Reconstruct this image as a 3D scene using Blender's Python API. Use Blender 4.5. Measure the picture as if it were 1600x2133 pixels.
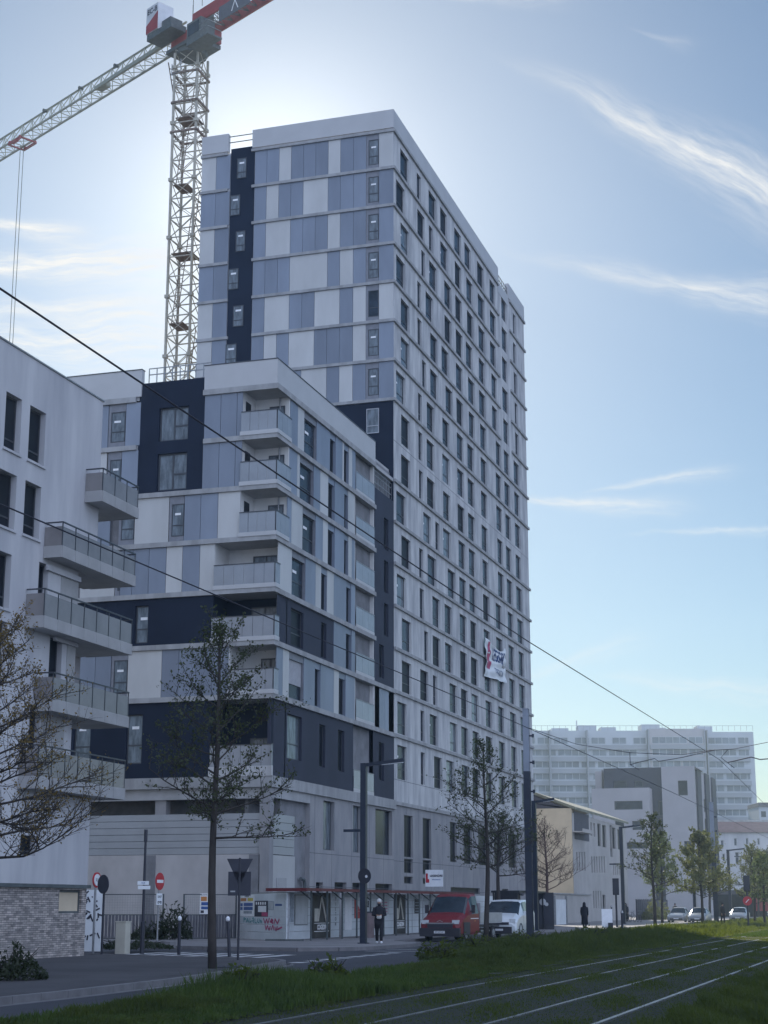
import bpy, bmesh, math, random
import numpy as np
from mathutils import Vector, Matrix
for o in list(bpy.data.objects): bpy.data.objects.remove(o)
S = bpy.context.scene
COL = S.collection
R = math.radians

# ---------------------------------------------------------------- camera
FPX, CX, CY, HZ, EYE = 3415.0, 800.0, 1066.5, 1886.0, 1.65
PITCH = math.atan((HZ-CY)/FPX); YAW = R(17.57)
cd = bpy.data.cameras.new('camera'); cam = bpy.data.objects.new('camera', cd); COL.objects.link(cam)
cam.location = (0, 0, EYE); cam.rotation_euler = (R(90)+PITCH, 0, YAW)
cd.sensor_fit = 'HORIZONTAL'; cd.sensor_width = 36; cd.lens = 36*FPX/1600
cd.clip_start = 0.1; cd.clip_end = 6000
S.camera = cam
S.render.resolution_x = 768; S.render.resolution_y = 1024
S.view_settings.view_transform = 'Standard'; S.view_settings.look = 'None'
S.view_settings.gamma = 1; S.view_settings.exposure = 0.0

def ray(x, y):
    a = (x-CX)/FPX; b = -(y-CY)/FPX
    f = math.cos(PITCH)-b*math.sin(PITCH); z = math.sin(PITCH)+b*math.cos(PITCH)
    return Vector((-f*math.sin(YAW)+a*math.cos(YAW), f*math.cos(YAW)+a*math.sin(YAW), z))
def W(x, y, X=None, Y=None, Z=None):
    """survey a point of the photograph that lies on a known wall plane or on the ground"""
    d = ray(x, y)
    t = X/d[0] if X is not None else (Y/d[1] if Y is not None else (Z-EYE)/d[2])
    return Vector((d[0]*t, d[1]*t, EYE+d[2]*t))
def proj(X, Y, Z):
    Z -= EYE
    f = -X*math.sin(YAW)+Y*math.cos(YAW); r = X*math.cos(YAW)+Y*math.sin(YAW)
    dep = f*math.cos(PITCH)+Z*math.sin(PITCH); up = Z*math.cos(PITCH)-f*math.sin(PITCH)
    return CX+FPX*r/dep, CY-FPX*up/dep

# ---------------------------------------------------------------- sun, sky
SUN_EL, SUN_AZ = R(23.9), R(-21.5)      # azimuth measured from +Y (street direction) towards +X
sd = Vector((math.sin(SUN_AZ)*math.cos(SUN_EL), math.cos(SUN_AZ)*math.cos(SUN_EL), math.sin(SUN_EL)))
sl = bpy.data.lights.new('sun', 'SUN'); so = bpy.data.objects.new('sun', sl); COL.objects.link(so)
sl.energy = 5.0; sl.angle = R(0.6); sl.color = (1.0, .93, .82)
so.rotation_euler = sd.to_track_quat('Z', 'Y').to_euler()
world = bpy.data.worlds.new('World'); S.world = world; world.use_nodes = True
wn = world.node_tree.nodes; wl = world.node_tree.links; wn.clear()
def N(nt, t, **k):
    n = nt.new(t)
    for a, b in k.items(): setattr(n, a, b)
    return n
w_out = N(wn, 'ShaderNodeOutputWorld'); w_bg = N(wn, 'ShaderNodeBackground')
sky = N(wn, 'ShaderNodeTexSky', sky_type='NISHITA', sun_disc=False, sun_elevation=SUN_EL, sun_rotation=SUN_AZ,
        altitude=50, air_density=1.0, dust_density=0.3, ozone_density=2.0)
SKY_STRENGTH = 0.072
w_bg.inputs['Strength'].default_value = SKY_STRENGTH
tc = N(wn, 'ShaderNodeTexCoord')
def vmath(op, a, b=None):
    n = N(wn, 'ShaderNodeVectorMath', operation=op)
    for i, v in enumerate((a, b)):
        if v is None: continue
        if isinstance(v, (tuple, list, Vector)): n.inputs[i].default_value = tuple(v)
        elif isinstance(v, float): n.inputs['Scale'].default_value = v
        else: wl.new(v, n.inputs[i])
    return n
def fmath(op, a, b=None, c=None, clamp=False):
    n = N(wn, 'ShaderNodeMath', operation=op, use_clamp=clamp)
    for i, v in enumerate((a, b, c)):
        if v is None: continue
        if isinstance(v, (int, float)): n.inputs[i].default_value = v
        else: wl.new(v, n.inputs[i])
    return n.outputs[0]
D0 = tc.outputs['Generated']
nz = N(wn, 'ShaderNodeTexNoise'); nz.inputs['Scale'].default_value = 14; nz.inputs['Detail'].default_value = 5
wl.new(D0, nz.inputs['Vector'])
off = vmath('SUBTRACT', nz.outputs['Color'], (.5, .5, .5))
offs = N(wn, 'ShaderNodeVectorMath', operation='SCALE'); wl.new(off.outputs[0], offs.inputs[0]); offs.inputs['Scale'].default_value = .022
D1 = vmath('ADD', D0, offs.outputs[0]).outputs[0]
def streak(x0, y0, x1, y1, wid, strength, fall=1.25):
    """one cirrus streak between two directions of the sky"""
    a, b = ray(x0, y0).normalized(), ray(x1, y1).normalized()
    m = (a+b)/2; t = (b-a); L = t.length/2; t.normalize(); n = m.normalized().cross(t).normalized()
    ac = vmath('DOT_PRODUCT', D1, n).outputs['Value']; ac = fmath('SUBTRACT', ac, m.dot(n))
    al = vmath('DOT_PRODUCT', D1, t).outputs['Value']; al = fmath('SUBTRACT', al, m.dot(t))
    u = fmath('DIVIDE', al, L)
    ww = fmath('MULTIPLY_ADD', u, wid/FPX*.35, wid/FPX*.75)       # widens along its length
    ww = fmath('MAXIMUM', ww, .001)
    e1 = fmath('POWER', fmath('DIVIDE', ac, ww), 2)
    e1 = fmath('POWER', 2.718, fmath('MULTIPLY', e1, -1.0))
    e2 = fmath('POWER', fmath('ABSOLUTE', fmath('DIVIDE', u, fall)), 4)
    e2 = fmath('POWER', 2.718, fmath('MULTIPLY', e2, -1.0))
    # fibres run along the streak
    sx = vmath('SCALE', D0, None); 
    cmb = N(wn, 'ShaderNodeCombineXYZ')
    wl.new(fmath('MULTIPLY', al, 22.0), cmb.inputs[0]); wl.new(fmath('MULTIPLY', ac, 170.0), cmb.inputs[1])
    fn = N(wn, 'ShaderNodeTexNoise'); fn.inputs['Scale'].default_value = 1.0; fn.inputs['Detail'].default_value = 6; fn.inputs['Roughness'].default_value = .6
    wl.new(cmb.outputs[0], fn.inputs['Vector'])
    cmb2 = N(wn, 'ShaderNodeCombineXYZ'); wl.new(fmath('MULTIPLY', al, 60.0), cmb2.inputs[0]); wl.new(fmath('MULTIPLY', ac, 520.0), cmb2.inputs[1]); cmb2.inputs[2].default_value = x0*.01
    fn2 = N(wn, 'ShaderNodeTexNoise'); fn2.inputs['Scale'].default_value = 1.0; fn2.inputs['Detail'].default_value = 5; fn2.inputs['Roughness'].default_value = .65; wl.new(cmb2.outputs[0], fn2.inputs['Vector'])
    f = fmath('MULTIPLY_ADD', fn.outputs['Fac'], 2.9, -.85, clamp=True)
    f = fmath('MULTIPLY', f, fmath('MULTIPLY_ADD', fn2.outputs['Fac'], 1.7, .12, clamp=True))
    return fmath('MULTIPLY', fmath('MULTIPLY', e1, e2), fmath('MULTIPLY', f, strength))
tot = None
for s in ((1190, 180, 1640, 425, 62, .62), (1300, 250, 1700, 440, 34, .45), (1190, 552, 1680, 655, 34, .55), (1420, 590, 1700, 610, 40, .32),
          (1085, 1040, 1360, 1058, 16, .8), (1270, 1018, 1480, 985, 12, .6), (1380, 1108, 1640, 1112, 9, .5),
          (1110, 1400, 1300, 1350, 22, .3), (1300, 1420, 1640, 1440, 26, .35),
          (-60, 555, 330, 540, 46, 1.3), (-40, 470, 140, 478, 18, 1.2), (-60, 700, 350, 715, 75, .95), (-60, 640, 300, 640, 30, .8), (930, 0, 1150, 8, 12, .35), (1330, 60, 1420, 90, 9, .25)):
    v = streak(*s)
    tot = v if tot is None else fmath('ADD', tot, v)
tot = fmath('MULTIPLY', tot, 1.0, clamp=True)
hsv = N(wn, 'ShaderNodeHueSaturation'); hsv.inputs['Saturation'].default_value = 1.16
wl.new(sky.outputs[0], hsv.inputs['Color'])
mx = N(wn, 'ShaderNodeMix', data_type='RGBA')
wl.new(tot, mx.inputs['Factor']); wl.new(hsv.outputs[0], mx.inputs['A'])
BACK_FILL = (1.10, 1.32, 1.86)      # brightness of the fill glow added behind the camera
CLOUD = (.93/SKY_STRENGTH, .92/SKY_STRENGTH, .90/SKY_STRENGTH, 1)
mx.inputs['B'].default_value = CLOUD
# bright aureole of the hazy air close round the sun
gd = vmath('DOT_PRODUCT', D0, sd).outputs['Value']; gd = fmath('MAXIMUM', gd, 0.0)
g_ = fmath('ADD', fmath('MULTIPLY', fmath('POWER', gd, 28.0), .075), fmath('ADD', fmath('MULTIPLY', fmath('POWER', gd, 60.0), .16), fmath('MULTIPLY', fmath('POWER', gd, 380.0), .50)))
gl_ = N(wn, 'ShaderNodeMix', data_type='RGBA', blend_type='ADD'); gl_.inputs['Factor'].default_value = 1
gs = N(wn, 'ShaderNodeVectorMath', operation='SCALE'); gs.inputs[0].default_value = (1.0/SKY_STRENGTH, .95/SKY_STRENGTH, .84/SKY_STRENGTH); wl.new(g_, gs.inputs['Scale'])
tn = N(wn, 'ShaderNodeVectorMath', operation='MULTIPLY'); tn.inputs[1].default_value = (.90, 1.04, 1.12); wl.new(hsv.outputs[0], tn.inputs[0])
wl.new(tn.outputs[0], gl_.inputs['A']); wl.new(gs.outputs[0], gl_.inputs['B']); wl.new(gl_.outputs['Result'], mx.inputs['A'])
# cloud-textured glow added to the sky behind the camera to brighten the facades
BK = Vector((.66, -.70, .40)).normalized()
bd_ = vmath('DOT_PRODUCT', D0, BK).outputs['Value']
mrb = N(wn, 'ShaderNodeMapRange', interpolation_type='SMOOTHSTEP'); mrb.inputs['From Min'].default_value = .05; mrb.inputs['From Max'].default_value = .75
wl.new(bd_, mrb.inputs['Value'])
cn = N(wn, 'ShaderNodeTexNoise'); cn.inputs['Scale'].default_value = 2.6; cn.inputs['Detail'].default_value = 6; wl.new(D0, cn.inputs['Vector'])
cf = fmath('MULTIPLY', mrb.outputs[0], fmath('MULTIPLY_ADD', cn.outputs['Fac'], 1.6, .05, clamp=True))
mx2 = N(wn, 'ShaderNodeMix', data_type='RGBA'); wl.new(cf, mx2.inputs['Factor']); wl.new(mx.outputs['Result'], mx2.inputs['A'])
mx2.inputs['B'].default_value = (BACK_FILL[0]/SKY_STRENGTH, BACK_FILL[1]/SKY_STRENGTH, BACK_FILL[2]/SKY_STRENGTH, 1)
wl.new(mx2.outputs['Result'], w_bg.inputs['Color']); wl.new(w_bg.outputs[0], w_out.inputs[0])

# ---------------------------------------------------------------- materials
MATS = {}
def mat(name, col, rough=.7, var=.12, scale=3.0, stretch=(1, 1, 1), metal=0.0, bump=0.0, spec=.5, col2=None, detail=4, emit=None, trans=None, alpha=None, bscale=None, coat=0, vary=0):
    m = bpy.data.materials.new(name); m.use_nodes = True; MATS[name] = m
    nt = m.node_tree.nodes; lk = m.node_tree.links; b = nt['Principled BSDF']
    b.inputs['Roughness'].default_value = rough; b.inputs['Metallic'].default_value = metal
    b.inputs['Specular IOR Level'].default_value = spec
    b.inputs['Coat Weight'].default_value = coat
    t = nt.new('ShaderNodeTexCoord'); mp = nt.new('ShaderNodeMapping'); mp.inputs['Scale'].default_value = stretch
    lk.new(t.outputs['Object'], mp.inputs['Vector'])
    n = nt.new('ShaderNodeTexNoise'); n.inputs['Scale'].default_value = scale; n.inputs['Detail'].default_value = detail; n.inputs['Roughness'].default_value = .6
    lk.new(mp.outputs[0], n.inputs['Vector'])
    mr = nt.new('ShaderNodeMapRange'); mr.inputs['From Min'].default_value = .36; mr.inputs['From Max'].default_value = .64
    lk.new(n.outputs['Fac'], mr.inputs['Value'])
    mi = nt.new('ShaderNodeMix'); mi.data_type = 'RGBA'
    lo = col2 or tuple(c*(1-var) for c in col); hi = col if col2 else tuple(min(1, c*(1+var)) for c in col)
    mi.inputs['A'].default_value = (*lo, 1); mi.inputs['B'].default_value = (*hi, 1)
    lk.new(mr.outputs[0], mi.inputs['Factor']); lk.new(mi.outputs['Result'], b.inputs['Base Color'])
    if bump:
        bn = nt.new('ShaderNodeBump'); bn.inputs['Strength'].default_value = bump; bn.inputs['Distance'].default_value = .02
        n2 = nt.new('ShaderNodeTexNoise'); n2.inputs['Scale'].default_value = bscale or scale*8; lk.new(t.outputs['Object'], n2.inputs['Vector'])
        lk.new(n2.outputs['Fac'], bn.inputs['Height']); lk.new(bn.outputs[0], b.inputs['Normal'])
    if trans: b.inputs['Transmission Weight'].default_value = trans
    if alpha is not None: b.inputs['Alpha'].default_value = alpha
    m['bsdf'] = b.name
    if vary:      # each panel or thing gets its own slight tone
        oi = nt.new('ShaderNodeObjectInfo'); vr = nt.new('ShaderNodeMapRange'); vr.inputs['To Min'].default_value = 1-vary; vr.inputs['To Max'].default_value = 1+vary
        lk.new(oi.outputs['Random'], vr.inputs['Value']); vm_ = nt.new('ShaderNodeVectorMath'); vm_.operation = 'SCALE'
        lk.new(mi.outputs['Result'], vm_.inputs[0]); lk.new(vr.outputs[0], vm_.inputs['Scale']); lk.new(vm_.outputs[0], b.inputs['Base Color'])
    return m
def ribs(m, axis_vec, period, depth=.5, dark=None):
    """corrugation: a wave bump (and optional dark line) on an existing material"""
    nt = m.node_tree.nodes; lk = m.node_tree.links; b = nt['Principled BSDF']
    t = nt.new('ShaderNodeTexCoord'); d = nt.new('ShaderNodeVectorMath'); d.operation = 'DOT_PRODUCT'
    d.inputs[1].default_value = axis_vec; lk.new(t.outputs['Object'], d.inputs[0])
    s = nt.new('ShaderNodeMath'); s.operation = 'MULTIPLY'; s.inputs[1].default_value = 2*math.pi/period; lk.new(d.outputs['Value'], s.inputs[0])
    w = nt.new('ShaderNodeMath'); w.operation = 'SINE'; lk.new(s.outputs[0], w.inputs[0])
    bp = nt.new('ShaderNodeBump'); bp.inputs['Strength'].default_value = depth; bp.inputs['Distance'].default_value = period*.25
    lk.new(w.outputs[0], bp.inputs['Height']); lk.new(bp.outputs[0], b.inputs['Normal'])
    return m
def brick(m, c1, c2, mort, bw, bh, ms=.01, scale=1.0, rot=(0, 0, 0)):
    nt = m.node_tree.nodes; lk = m.node_tree.links; b = nt['Principled BSDF']
    t = nt.new('ShaderNodeTexCoord'); sx_ = nt.new('ShaderNodeSeparateXYZ'); mp = nt.new('ShaderNodeCombineXYZ')
    lk.new(t.outputs['Object'], sx_.inputs[0]); lk.new(sx_.outputs['Y'], mp.inputs['X']); lk.new(sx_.outputs['Z'], mp.inputs['Y'])
    br = nt.new('ShaderNodeTexBrick'); lk.new(mp.outputs[0], br.inputs['Vector'])
    br.inputs['Color1'].default_value = (*c1, 1); br.inputs['Color2'].default_value = (*c2, 1); br.inputs['Mortar'].default_value = (*mort, 1)
    br.inputs['Scale'].default_value = scale; br.inputs['Brick Width'].default_value = bw; br.inputs['Row Height'].default_value = bh
    br.inputs['Mortar Size'].default_value = ms; br.offset_frequency = 2
    old = [l for l in lk if l.to_socket == b.inputs['Base Color']][0].from_socket
    mm = nt.new('ShaderNodeMix'); mm.data_type = 'RGBA'; mm.blend_type = 'MULTIPLY'; mm.inputs['Factor'].default_value = 1
    lk.new(old, mm.inputs['A']); lk.new(br.outputs['Color'], mm.inputs['B']); lk.new(mm.outputs['Result'], b.inputs['Base Color'])
    bp = nt.new('ShaderNodeBump'); bp.inputs['Strength'].default_value = .6; bp.inputs['Distance'].default_value = .02
    lk.new(br.outputs['Fac'], bp.inputs['Height']); bp.invert = True; lk.new(bp.outputs[0], b.inputs['Normal'])
    return m
M = MATS
mat('pale_panel', (.50, .50, .49), .45, .07, .6, (1, 1, .3), vary=.05)
mat('blue_panel', (.205, .235, .29), .4, .10, .5, (1, 1, .3), vary=.12)
mat('navy_panel', (.014, .020, .038), .6, .12, .4, spec=.15)
mat('lit_navy_and_slate', (.042, .046, .068), .6, .10, .4, spec=.15)  # block's navy cladding with brighter street light put into the colour; also slate
mat('parapet_panel', (.48, .48, .48), .5, .04, .6)
mat('ledge', (.335, .335, .335), .75, .16, 1.5, (1, 1, .4), bump=.2)
mat('concrete', (.60, .60, .59), .85, 0, .9, (1.3, 1.3, .3), bump=.3, col2=(.37, .375, .385), detail=7)
mat('concrete_smooth', (.38, .38, .38), .8, .12, .7, bump=.2)
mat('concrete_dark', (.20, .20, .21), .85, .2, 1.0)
mat('joint', (.12, .12, .13), .9)
mat('white_render', (.56, .555, .56), .9, 0, .5, (1.2, 1.2, .22), col2=(.41, .41, .43), detail=7, bump=.25, bscale=60)
mat('loggia_white', (.66, .655, .63), .8, .06, 1)
mat('soffit', (.42, .42, .42), .8, .1, 1)
mat('window_frame', (.05, .055, .065), .4, .1)
mat('window_frame_pale', (.36, .37, .39), .5, .1)
mat('pane', (.020, .030, .044), .2, .5, .9, spec=.2, vary=.4)
mat('pane_dark', (.010, .013, .020), .35, .3, .9, spec=.08)
mat('curtain_pane', (.13, .155, .175), .15, .4, 1.1, (4, 4, 1), spec=.4)
mat('sticker', (.85, .85, .85), .6, .05)
mat('shutter', (.42, .42, .44), .6, .08); ribs(M['shutter'], (0, 0, 1), .06, .5)
mat('shutter_box', (.20, .205, .23), .5, .1)
mat('frosted_glass', (.27, .29, .315), .25, .08, .7, spec=.7)
mat('tinted_glass', (.24, .225, .22), .2, .12, .7, alpha=.88, spec=.7)
mat('rail_metal', (.07, .075, .085), .4, .1, metal=.4)
mat('galvanised', (.30, .31, .32), .45, .15, 4, metal=.5)
mat('balcony_fascia', (.36, .355, .35), .7, .08, 1.2)
mat('crane_paint', (.42, .39, .32), .55, .15, 5)
mat('crane_cream', (.30, .31, .25), .5, .1, 3)
mat('crane_rust', (.20, .15, .12), .7, .3, 3)
mat('red_paint', (.30, .03, .04), .45, .15, 2)
mat('deep_red', (.10, .008, .014), .5, .2, 2)
mat('crane_white', (.62, .63, .64), .5, .08, 1)
mat('dark_steel', (.085, .10, .105), .55, .2, 3)
mat('banner_grey', (.10, .105, .13), .6, .1)
mat('white_sheet', (.42, .42, .43), .35, .06, .5)
mat('ribbed_sheet', (.33, .345, .36), .35, .08, .4)  # ground-floor sheeting is white; greyed here to stand for weaker light
mat('hoarding_white', (.62, .66, .68), .45, .08, .8)
mat('site_wall', (.46, .44, .43), .85, .12, .5, (1, 1, .6))
mat('asphalt', (.048, .048, .055), .85, .22, .35, bump=.35, bscale=60)
mat('road_asphalt', (.038, .039, .048), .85, .25, .5, (1, .25, 1), bump=.35, bscale=70)
mat('roof_sheet', (.20, .20, .15), .7, .2, 1)
mat('podium_concrete', (.33, .32, .32), .85, 0, .8, (1.3, 1.3, .5), bump=.3, col2=(.25, .25, .26), detail=6)
mat('pale_pavement', (.21, .20, .20), .8, .15, .5, bump=.3, bscale=50)
mat('pavement', (.058, .056, .060), .85, .18, .5, bump=.3, bscale=50)
mat('kerbstone', (.16, .155, .16), .8, .15, 2, bump=.3)
mat('white_marking', (.45, .45, .45), .7, .3, 6)
mat('soil', (.026, .03, .015), .95, 0, 1.2, col2=(.014, .022, .008), bump=.6, bscale=25)
mat('track_ballast', (.020, .020, .017), .95, 0, .9, col2=(.010, .017, .008), bump=.6, bscale=30)
mat('rail_steel', (.24, .25, .265), .4, .3, 1.2, metal=.75)
mat('rail_bed', (.028, .03, .024), .8, .3, 3)
mat('grass_blade', (.052, .072, .018), .75, 0, 1.1, col2=(.016, .034, .012))
mat('grass_lush', (.075, .115, .02), .7, 0, 2.2, col2=(.022, .045, .012))
mat('bark', (.042, .036, .033), .9, .25, 8, (1, 1, .3), bump=.6)
mat('bark_red', (.11, .07, .06), .9, .25, 8)
mat('leaf_dark', (.05, .065, .025), .6, .45, .6)
mat('leaf_olive', (.14, .15, .06), .6, .4, .6)
mat('leaf_pale', (.18, .21, .08), .6, .4, .5)
mat('leaf_brown', (.16, .11, .03), .6, .4, .6)
mat('leaf_shrub', (.03, .04, .02), .6, .4, 3)
mat('mast_dark', (.018, .026, .045), .4, .1, 1, metal=.2)
mat('mast_pale', (.22, .25, .30), .4, .1, 1, metal=.2)
mat('sign_back', (.022, .025, .04), .5, .1)
mat('sign_red', (.42, .015, .03), .4, .1)
mat('sign_white', (.72, .74, .76), .4, .06)
mat('ink', (.03, .03, .045), .6, .1)
mat('ink_blue', (.04, .10, .30), .5, .15)
mat('ink_teal', (.08, .30, .32), .5, .15)
mat('ink_pink', (.45, .05, .15), .5, .1)
mat('ink_yellow', (.55, .45, .06), .5, .15)
mat('ink_orange', (.5, .2, .05), .5, .15)
mat('cloth_white', (.70, .73, .74), .8, .06, 1)
mat('tan_wall', (.62, .52, .38), .85, .10, .5)
mat('school_wall', (.44, .42, .40), .85, .08, .5)
mat('slate_dark', (.07, .07, .09), .7, .12, .6)
mat('lilac_wall', (.375, .36, .375), .85, .06, .3)
mat('slab_wall', (.42, .455, .49), .8, .08, .08)
mat('slab_band', (.27, .29, .32), .8, .1, .08)
mat('slab_glass', (.11, .14, .17), .4, .35, .25)
mat('roof_tile', (.21, .125, .115), .8, .15, 1)
mat('fence_grey', (.13, .13, .15), .6, .15, 2)
mat('bollard', (.02, .022, .035), .4, .1)
mat('cabinet', (.52, .50, .42), .6, .05)
mat('car_red', (.16, .008, .014), .45, .08, 1, coat=.1)
mat('car_white', (.62, .66, .68), .3, .04, 1, coat=.6)
mat('car_silver', (.34, .36, .38), .3, .05, 1, coat=.6, metal=.3)
mat('car_dark', (.05, .055, .07), .3, .05, 1, coat=.6)
mat('car_plastic', (.03, .03, .04), .5, .1)
mat('tyre', (.018, .018, .02), .8, .1)
mat('rim', (.25, .26, .28), .4, .1, metal=.5)
mat('windscreen', (.025, .035, .045), .1, .3, 2, spec=.5)
mat('lamp_glass', (.55, .58, .60), .15, .1)
mat('dropside', (.38, .39, .42), .4, .08, metal=.3)
mat('skin', (.32, .19, .13), .6, .06)
mat('black_cloth', (.012, .013, .02), .9, .1, 8)
mat('pale_cloth', (.55, .55, .53), .85, .06, 8)
mat('cream', (.62, .60, .52), .6, .05)
mat('shelter_black', (.02, .022, .03), .35, .1)
mat('poster_dark', (.045, .04, .04), .5, .4, 1.5)
mat('poster_pale', (.50, .52, .53), .5, .10, 1.2)
mat('bin_brown', (.17, .13, .13), .6, .15)
mat('tile_sheet', (.34, .38, .42), .6, .25, 5)
mat('stone_wall', (.85, .85, .85), .85, .25, 3)
brick(M['stone_wall'], (.66, .58, .53), (.27, .25, .24), (.16, .15, .145), .26, .062, .007)
ribs(M['fence_grey'], (1, .3, 0), .16, .8)

for k_, tr_c in (('grass_blade', (.18, .22, .02)), ('grass_lush', (.11, .17, .02)), ('leaf_dark', (.08, .10, .03)), ('leaf_olive', (.22, .24, .07)), ('leaf_pale', (.20, .25, .09)), ('leaf_brown', (.28, .19, .04)), ('leaf_shrub', (.04, .06, .02))):
    nt_ = M[k_].node_tree; tb_ = nt_.nodes.new('ShaderNodeBsdfTranslucent'); tb_.inputs['Color'].default_value = (*tr_c, 1); ms_ = nt_.nodes.new('ShaderNodeMixShader'); ms_.inputs[0].default_value = .45
    out_ = nt_.nodes['Material Output']; nt_.links.new(nt_.nodes['Principled BSDF'].outputs[0], ms_.inputs[1]); nt_.links.new(tb_.outputs[0], ms_.inputs[2]); nt_.links.new(ms_.outputs[0], out_.inputs['Surface'])

# ---------------------------------------------------------------- mesh helpers
class MB:
    def __init__(s): s.v = []; s.f = []; s.mi = []; s.m = 0
    def poly(s, pts):
        n = len(s.v); s.v += [tuple(p) for p in pts]; s.f.append(tuple(range(n, n+len(pts)))); s.mi.append(s.m); return s
    def box(s, x0, x1, y0, y1, z0, z1):
        x0, x1 = min(x0, x1), max(x0, x1); y0, y1 = min(y0, y1), max(y0, y1); z0, z1 = min(z0, z1), max(z0, z1)
        n = len(s.v); s.v += [(x0, y0, z0), (x1, y0, z0), (x1, y1, z0), (x0, y1, z0), (x0, y0, z1), (x1, y0, z1), (x1, y1, z1), (x0, y1, z1)]
        for q in ((0, 3, 2, 1), (4, 5, 6, 7), (0, 1, 5, 4), (1, 2, 6, 5), (2, 3, 7, 6), (3, 0, 4, 7)):
            s.f.append(tuple(n+i for i in q)); s.mi.append(s.m)
        return s
    def bar(s, a, b, w, h=None, up=(0, 0, 1)):
        a, b = Vector(a), Vector(b); h = h or w; d = (b-a).normalized(); u = Vector(up)
        if abs(d.dot(u)) > .98: u = Vector((0, 1, 0))
        x = d.cross(u).normalized()*w/2; z = x.normalized().cross(d)*h/2; n = len(s.v)
        s.v += [tuple(p+q) for p in (a, b) for q in (-x-z, x-z, x+z, -x+z)]
        for q in ((0, 1, 2, 3), (7, 6, 5, 4), (0, 4, 5, 1), (1, 5, 6, 2), (2, 6, 7, 3), (3, 7, 4, 0)):
            s.f.append(tuple(n+i for i in q)); s.mi.append(s.m)
        return s
    def tube(s, pts, rad, n=6, cap=True):
        pts = [Vector(p) for p in pts]; k = len(pts)
        if isinstance(rad, (int, float)): rad = [rad]*k
        base = len(s.v); ref = None
        for i, p in enumerate(pts):
            d = (pts[min(i+1, k-1)]-pts[max(i-1, 0)])
            if d.length < 1e-9: d = Vector((0, 0, 1))
            d.normalize()
            if ref is None: ref = Vector((1, 0, 0)) if abs(d.x) < .8 else Vector((0, 1, 0))
            x = (ref-d*ref.dot(d)).normalized(); ref = x; y = d.cross(x)
            for j in range(n):
                a = 2*math.pi*j/n; s.v.append(tuple(p+(x*math.cos(a)+y*math.sin(a))*rad[i]))
        for i in range(k-1):
            for j in range(n):
                a = base+i*n+j; b = base+i*n+(j+1) % n
                s.f.append((a, b, b+n, a+n)); s.mi.append(s.m)
        if cap:
            s.f.append(tuple(base+j for j in range(n))[::-1]); s.mi.append(s.m)
            s.f.append(tuple(base+(k-1)*n+j for j in range(n))); s.mi.append(s.m)
        return s
    def disc(s, c, nrm, r, th=.02, n=24, sx=1):
        c = Vector(c); d = Vector(nrm).normalized(); return s.tube([c-d*th/2, c+d*th/2], r, n)
    def prism(s, pts, z0, z1):
        n = len(s.v); k = len(pts)
        s.v += [(p[0], p[1], z0) for p in pts]+[(p[0], p[1], z1) for p in pts]
        s.f.append(tuple(n+k+i for i in range(k))); s.mi.append(s.m)
        s.f.append(tuple(n+i for i in range(k))[::-1]); s.mi.append(s.m)
        for i in range(k):
            j = (i+1) % k; s.f.append((n+i, n+j, n+k+j, n+k+i)); s.mi.append(s.m)
        return s
    def build(s, name, ms, parent=None, off=None, smooth=False):
        if not s.f: return None
        me = bpy.data.meshes.new(name)
        v = s.v
        if off is None and parent is not None: off = parent.get('_off')
        if off is not None: ox, oy, oz = off; v = [(a-ox, b-oy, c-oz) for a, b, c in v]
        me.from_pydata(v, [], s.f)
        if not isinstance(ms, (list, tuple)): ms = [ms]
        for m in ms: me.materials.append(M[m] if isinstance(m, str) else m)
        if len(ms) > 1: me.polygons.foreach_set('material_index', s.mi)
        if smooth: me.polygons.foreach_set('use_smooth', [True]*len(me.polygons))
        me.update()
        o = bpy.data.objects.new(name, me); COL.objects.link(o)
        if parent is not None:
            o.parent = parent
            if parent.get('_off') is not None: o['_off'] = parent['_off']
        elif off is not None: o.location = off
        return o
def tag(o, label=None, cat=None, group=None, kind=None):
    if label: o['label'] = label
    if cat: o['category'] = cat
    if group: o['group'] = group
    if kind: o['kind'] = kind
    return o
def thing(name, label, cat, loc=(0, 0, 0), group=None, rot=0, world=False):
    """Empty at the thing's base; world=True means its parts are written in world coordinates"""
    o = bpy.data.objects.new(name, None); COL.objects.link(o); o.location = loc; o.rotation_euler = (0, 0, rot)
    o.empty_display_size = .2
    if world: o['_off'] = tuple(loc)
    return tag(o, label, cat, group)
def copy_thing(src, loc, rot=0, label=None, group=None, scale=None):
    def cp(o, par):
        c = o.copy(); COL.objects.link(c); c.parent = par
        for ch in kids.get(o.name, ()): cp(ch, c)
        return c
    kids = {}
    for o in COL.objects:
        if o.parent: kids.setdefault(o.parent.name, []).append(o)
    c = cp(src, None); c.location = loc; c.rotation_euler = (0, 0, rot)
    if scale: c.scale = (scale,)*3
    if label: c['label'] = label
    if group: c['group'] = group
    return c
def text_mesh(txt, size, bold=0.0):
    cu = bpy.data.curves.new('lettering', 'FONT'); cu.body = txt; cu.size = size; cu.align_x = 'CENTER'; cu.align_y = 'CENTER'
    cu.offset = bold; cu.extrude = .002
    ob = bpy.data.objects.new('tmp', cu); COL.objects.link(ob)
    dg = bpy.context.evaluated_depsgraph_get(); dg.update()
    me = bpy.data.meshes.new_from_object(ob.evaluated_get(dg)); bpy.data.objects.remove(ob)
    return me
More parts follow.
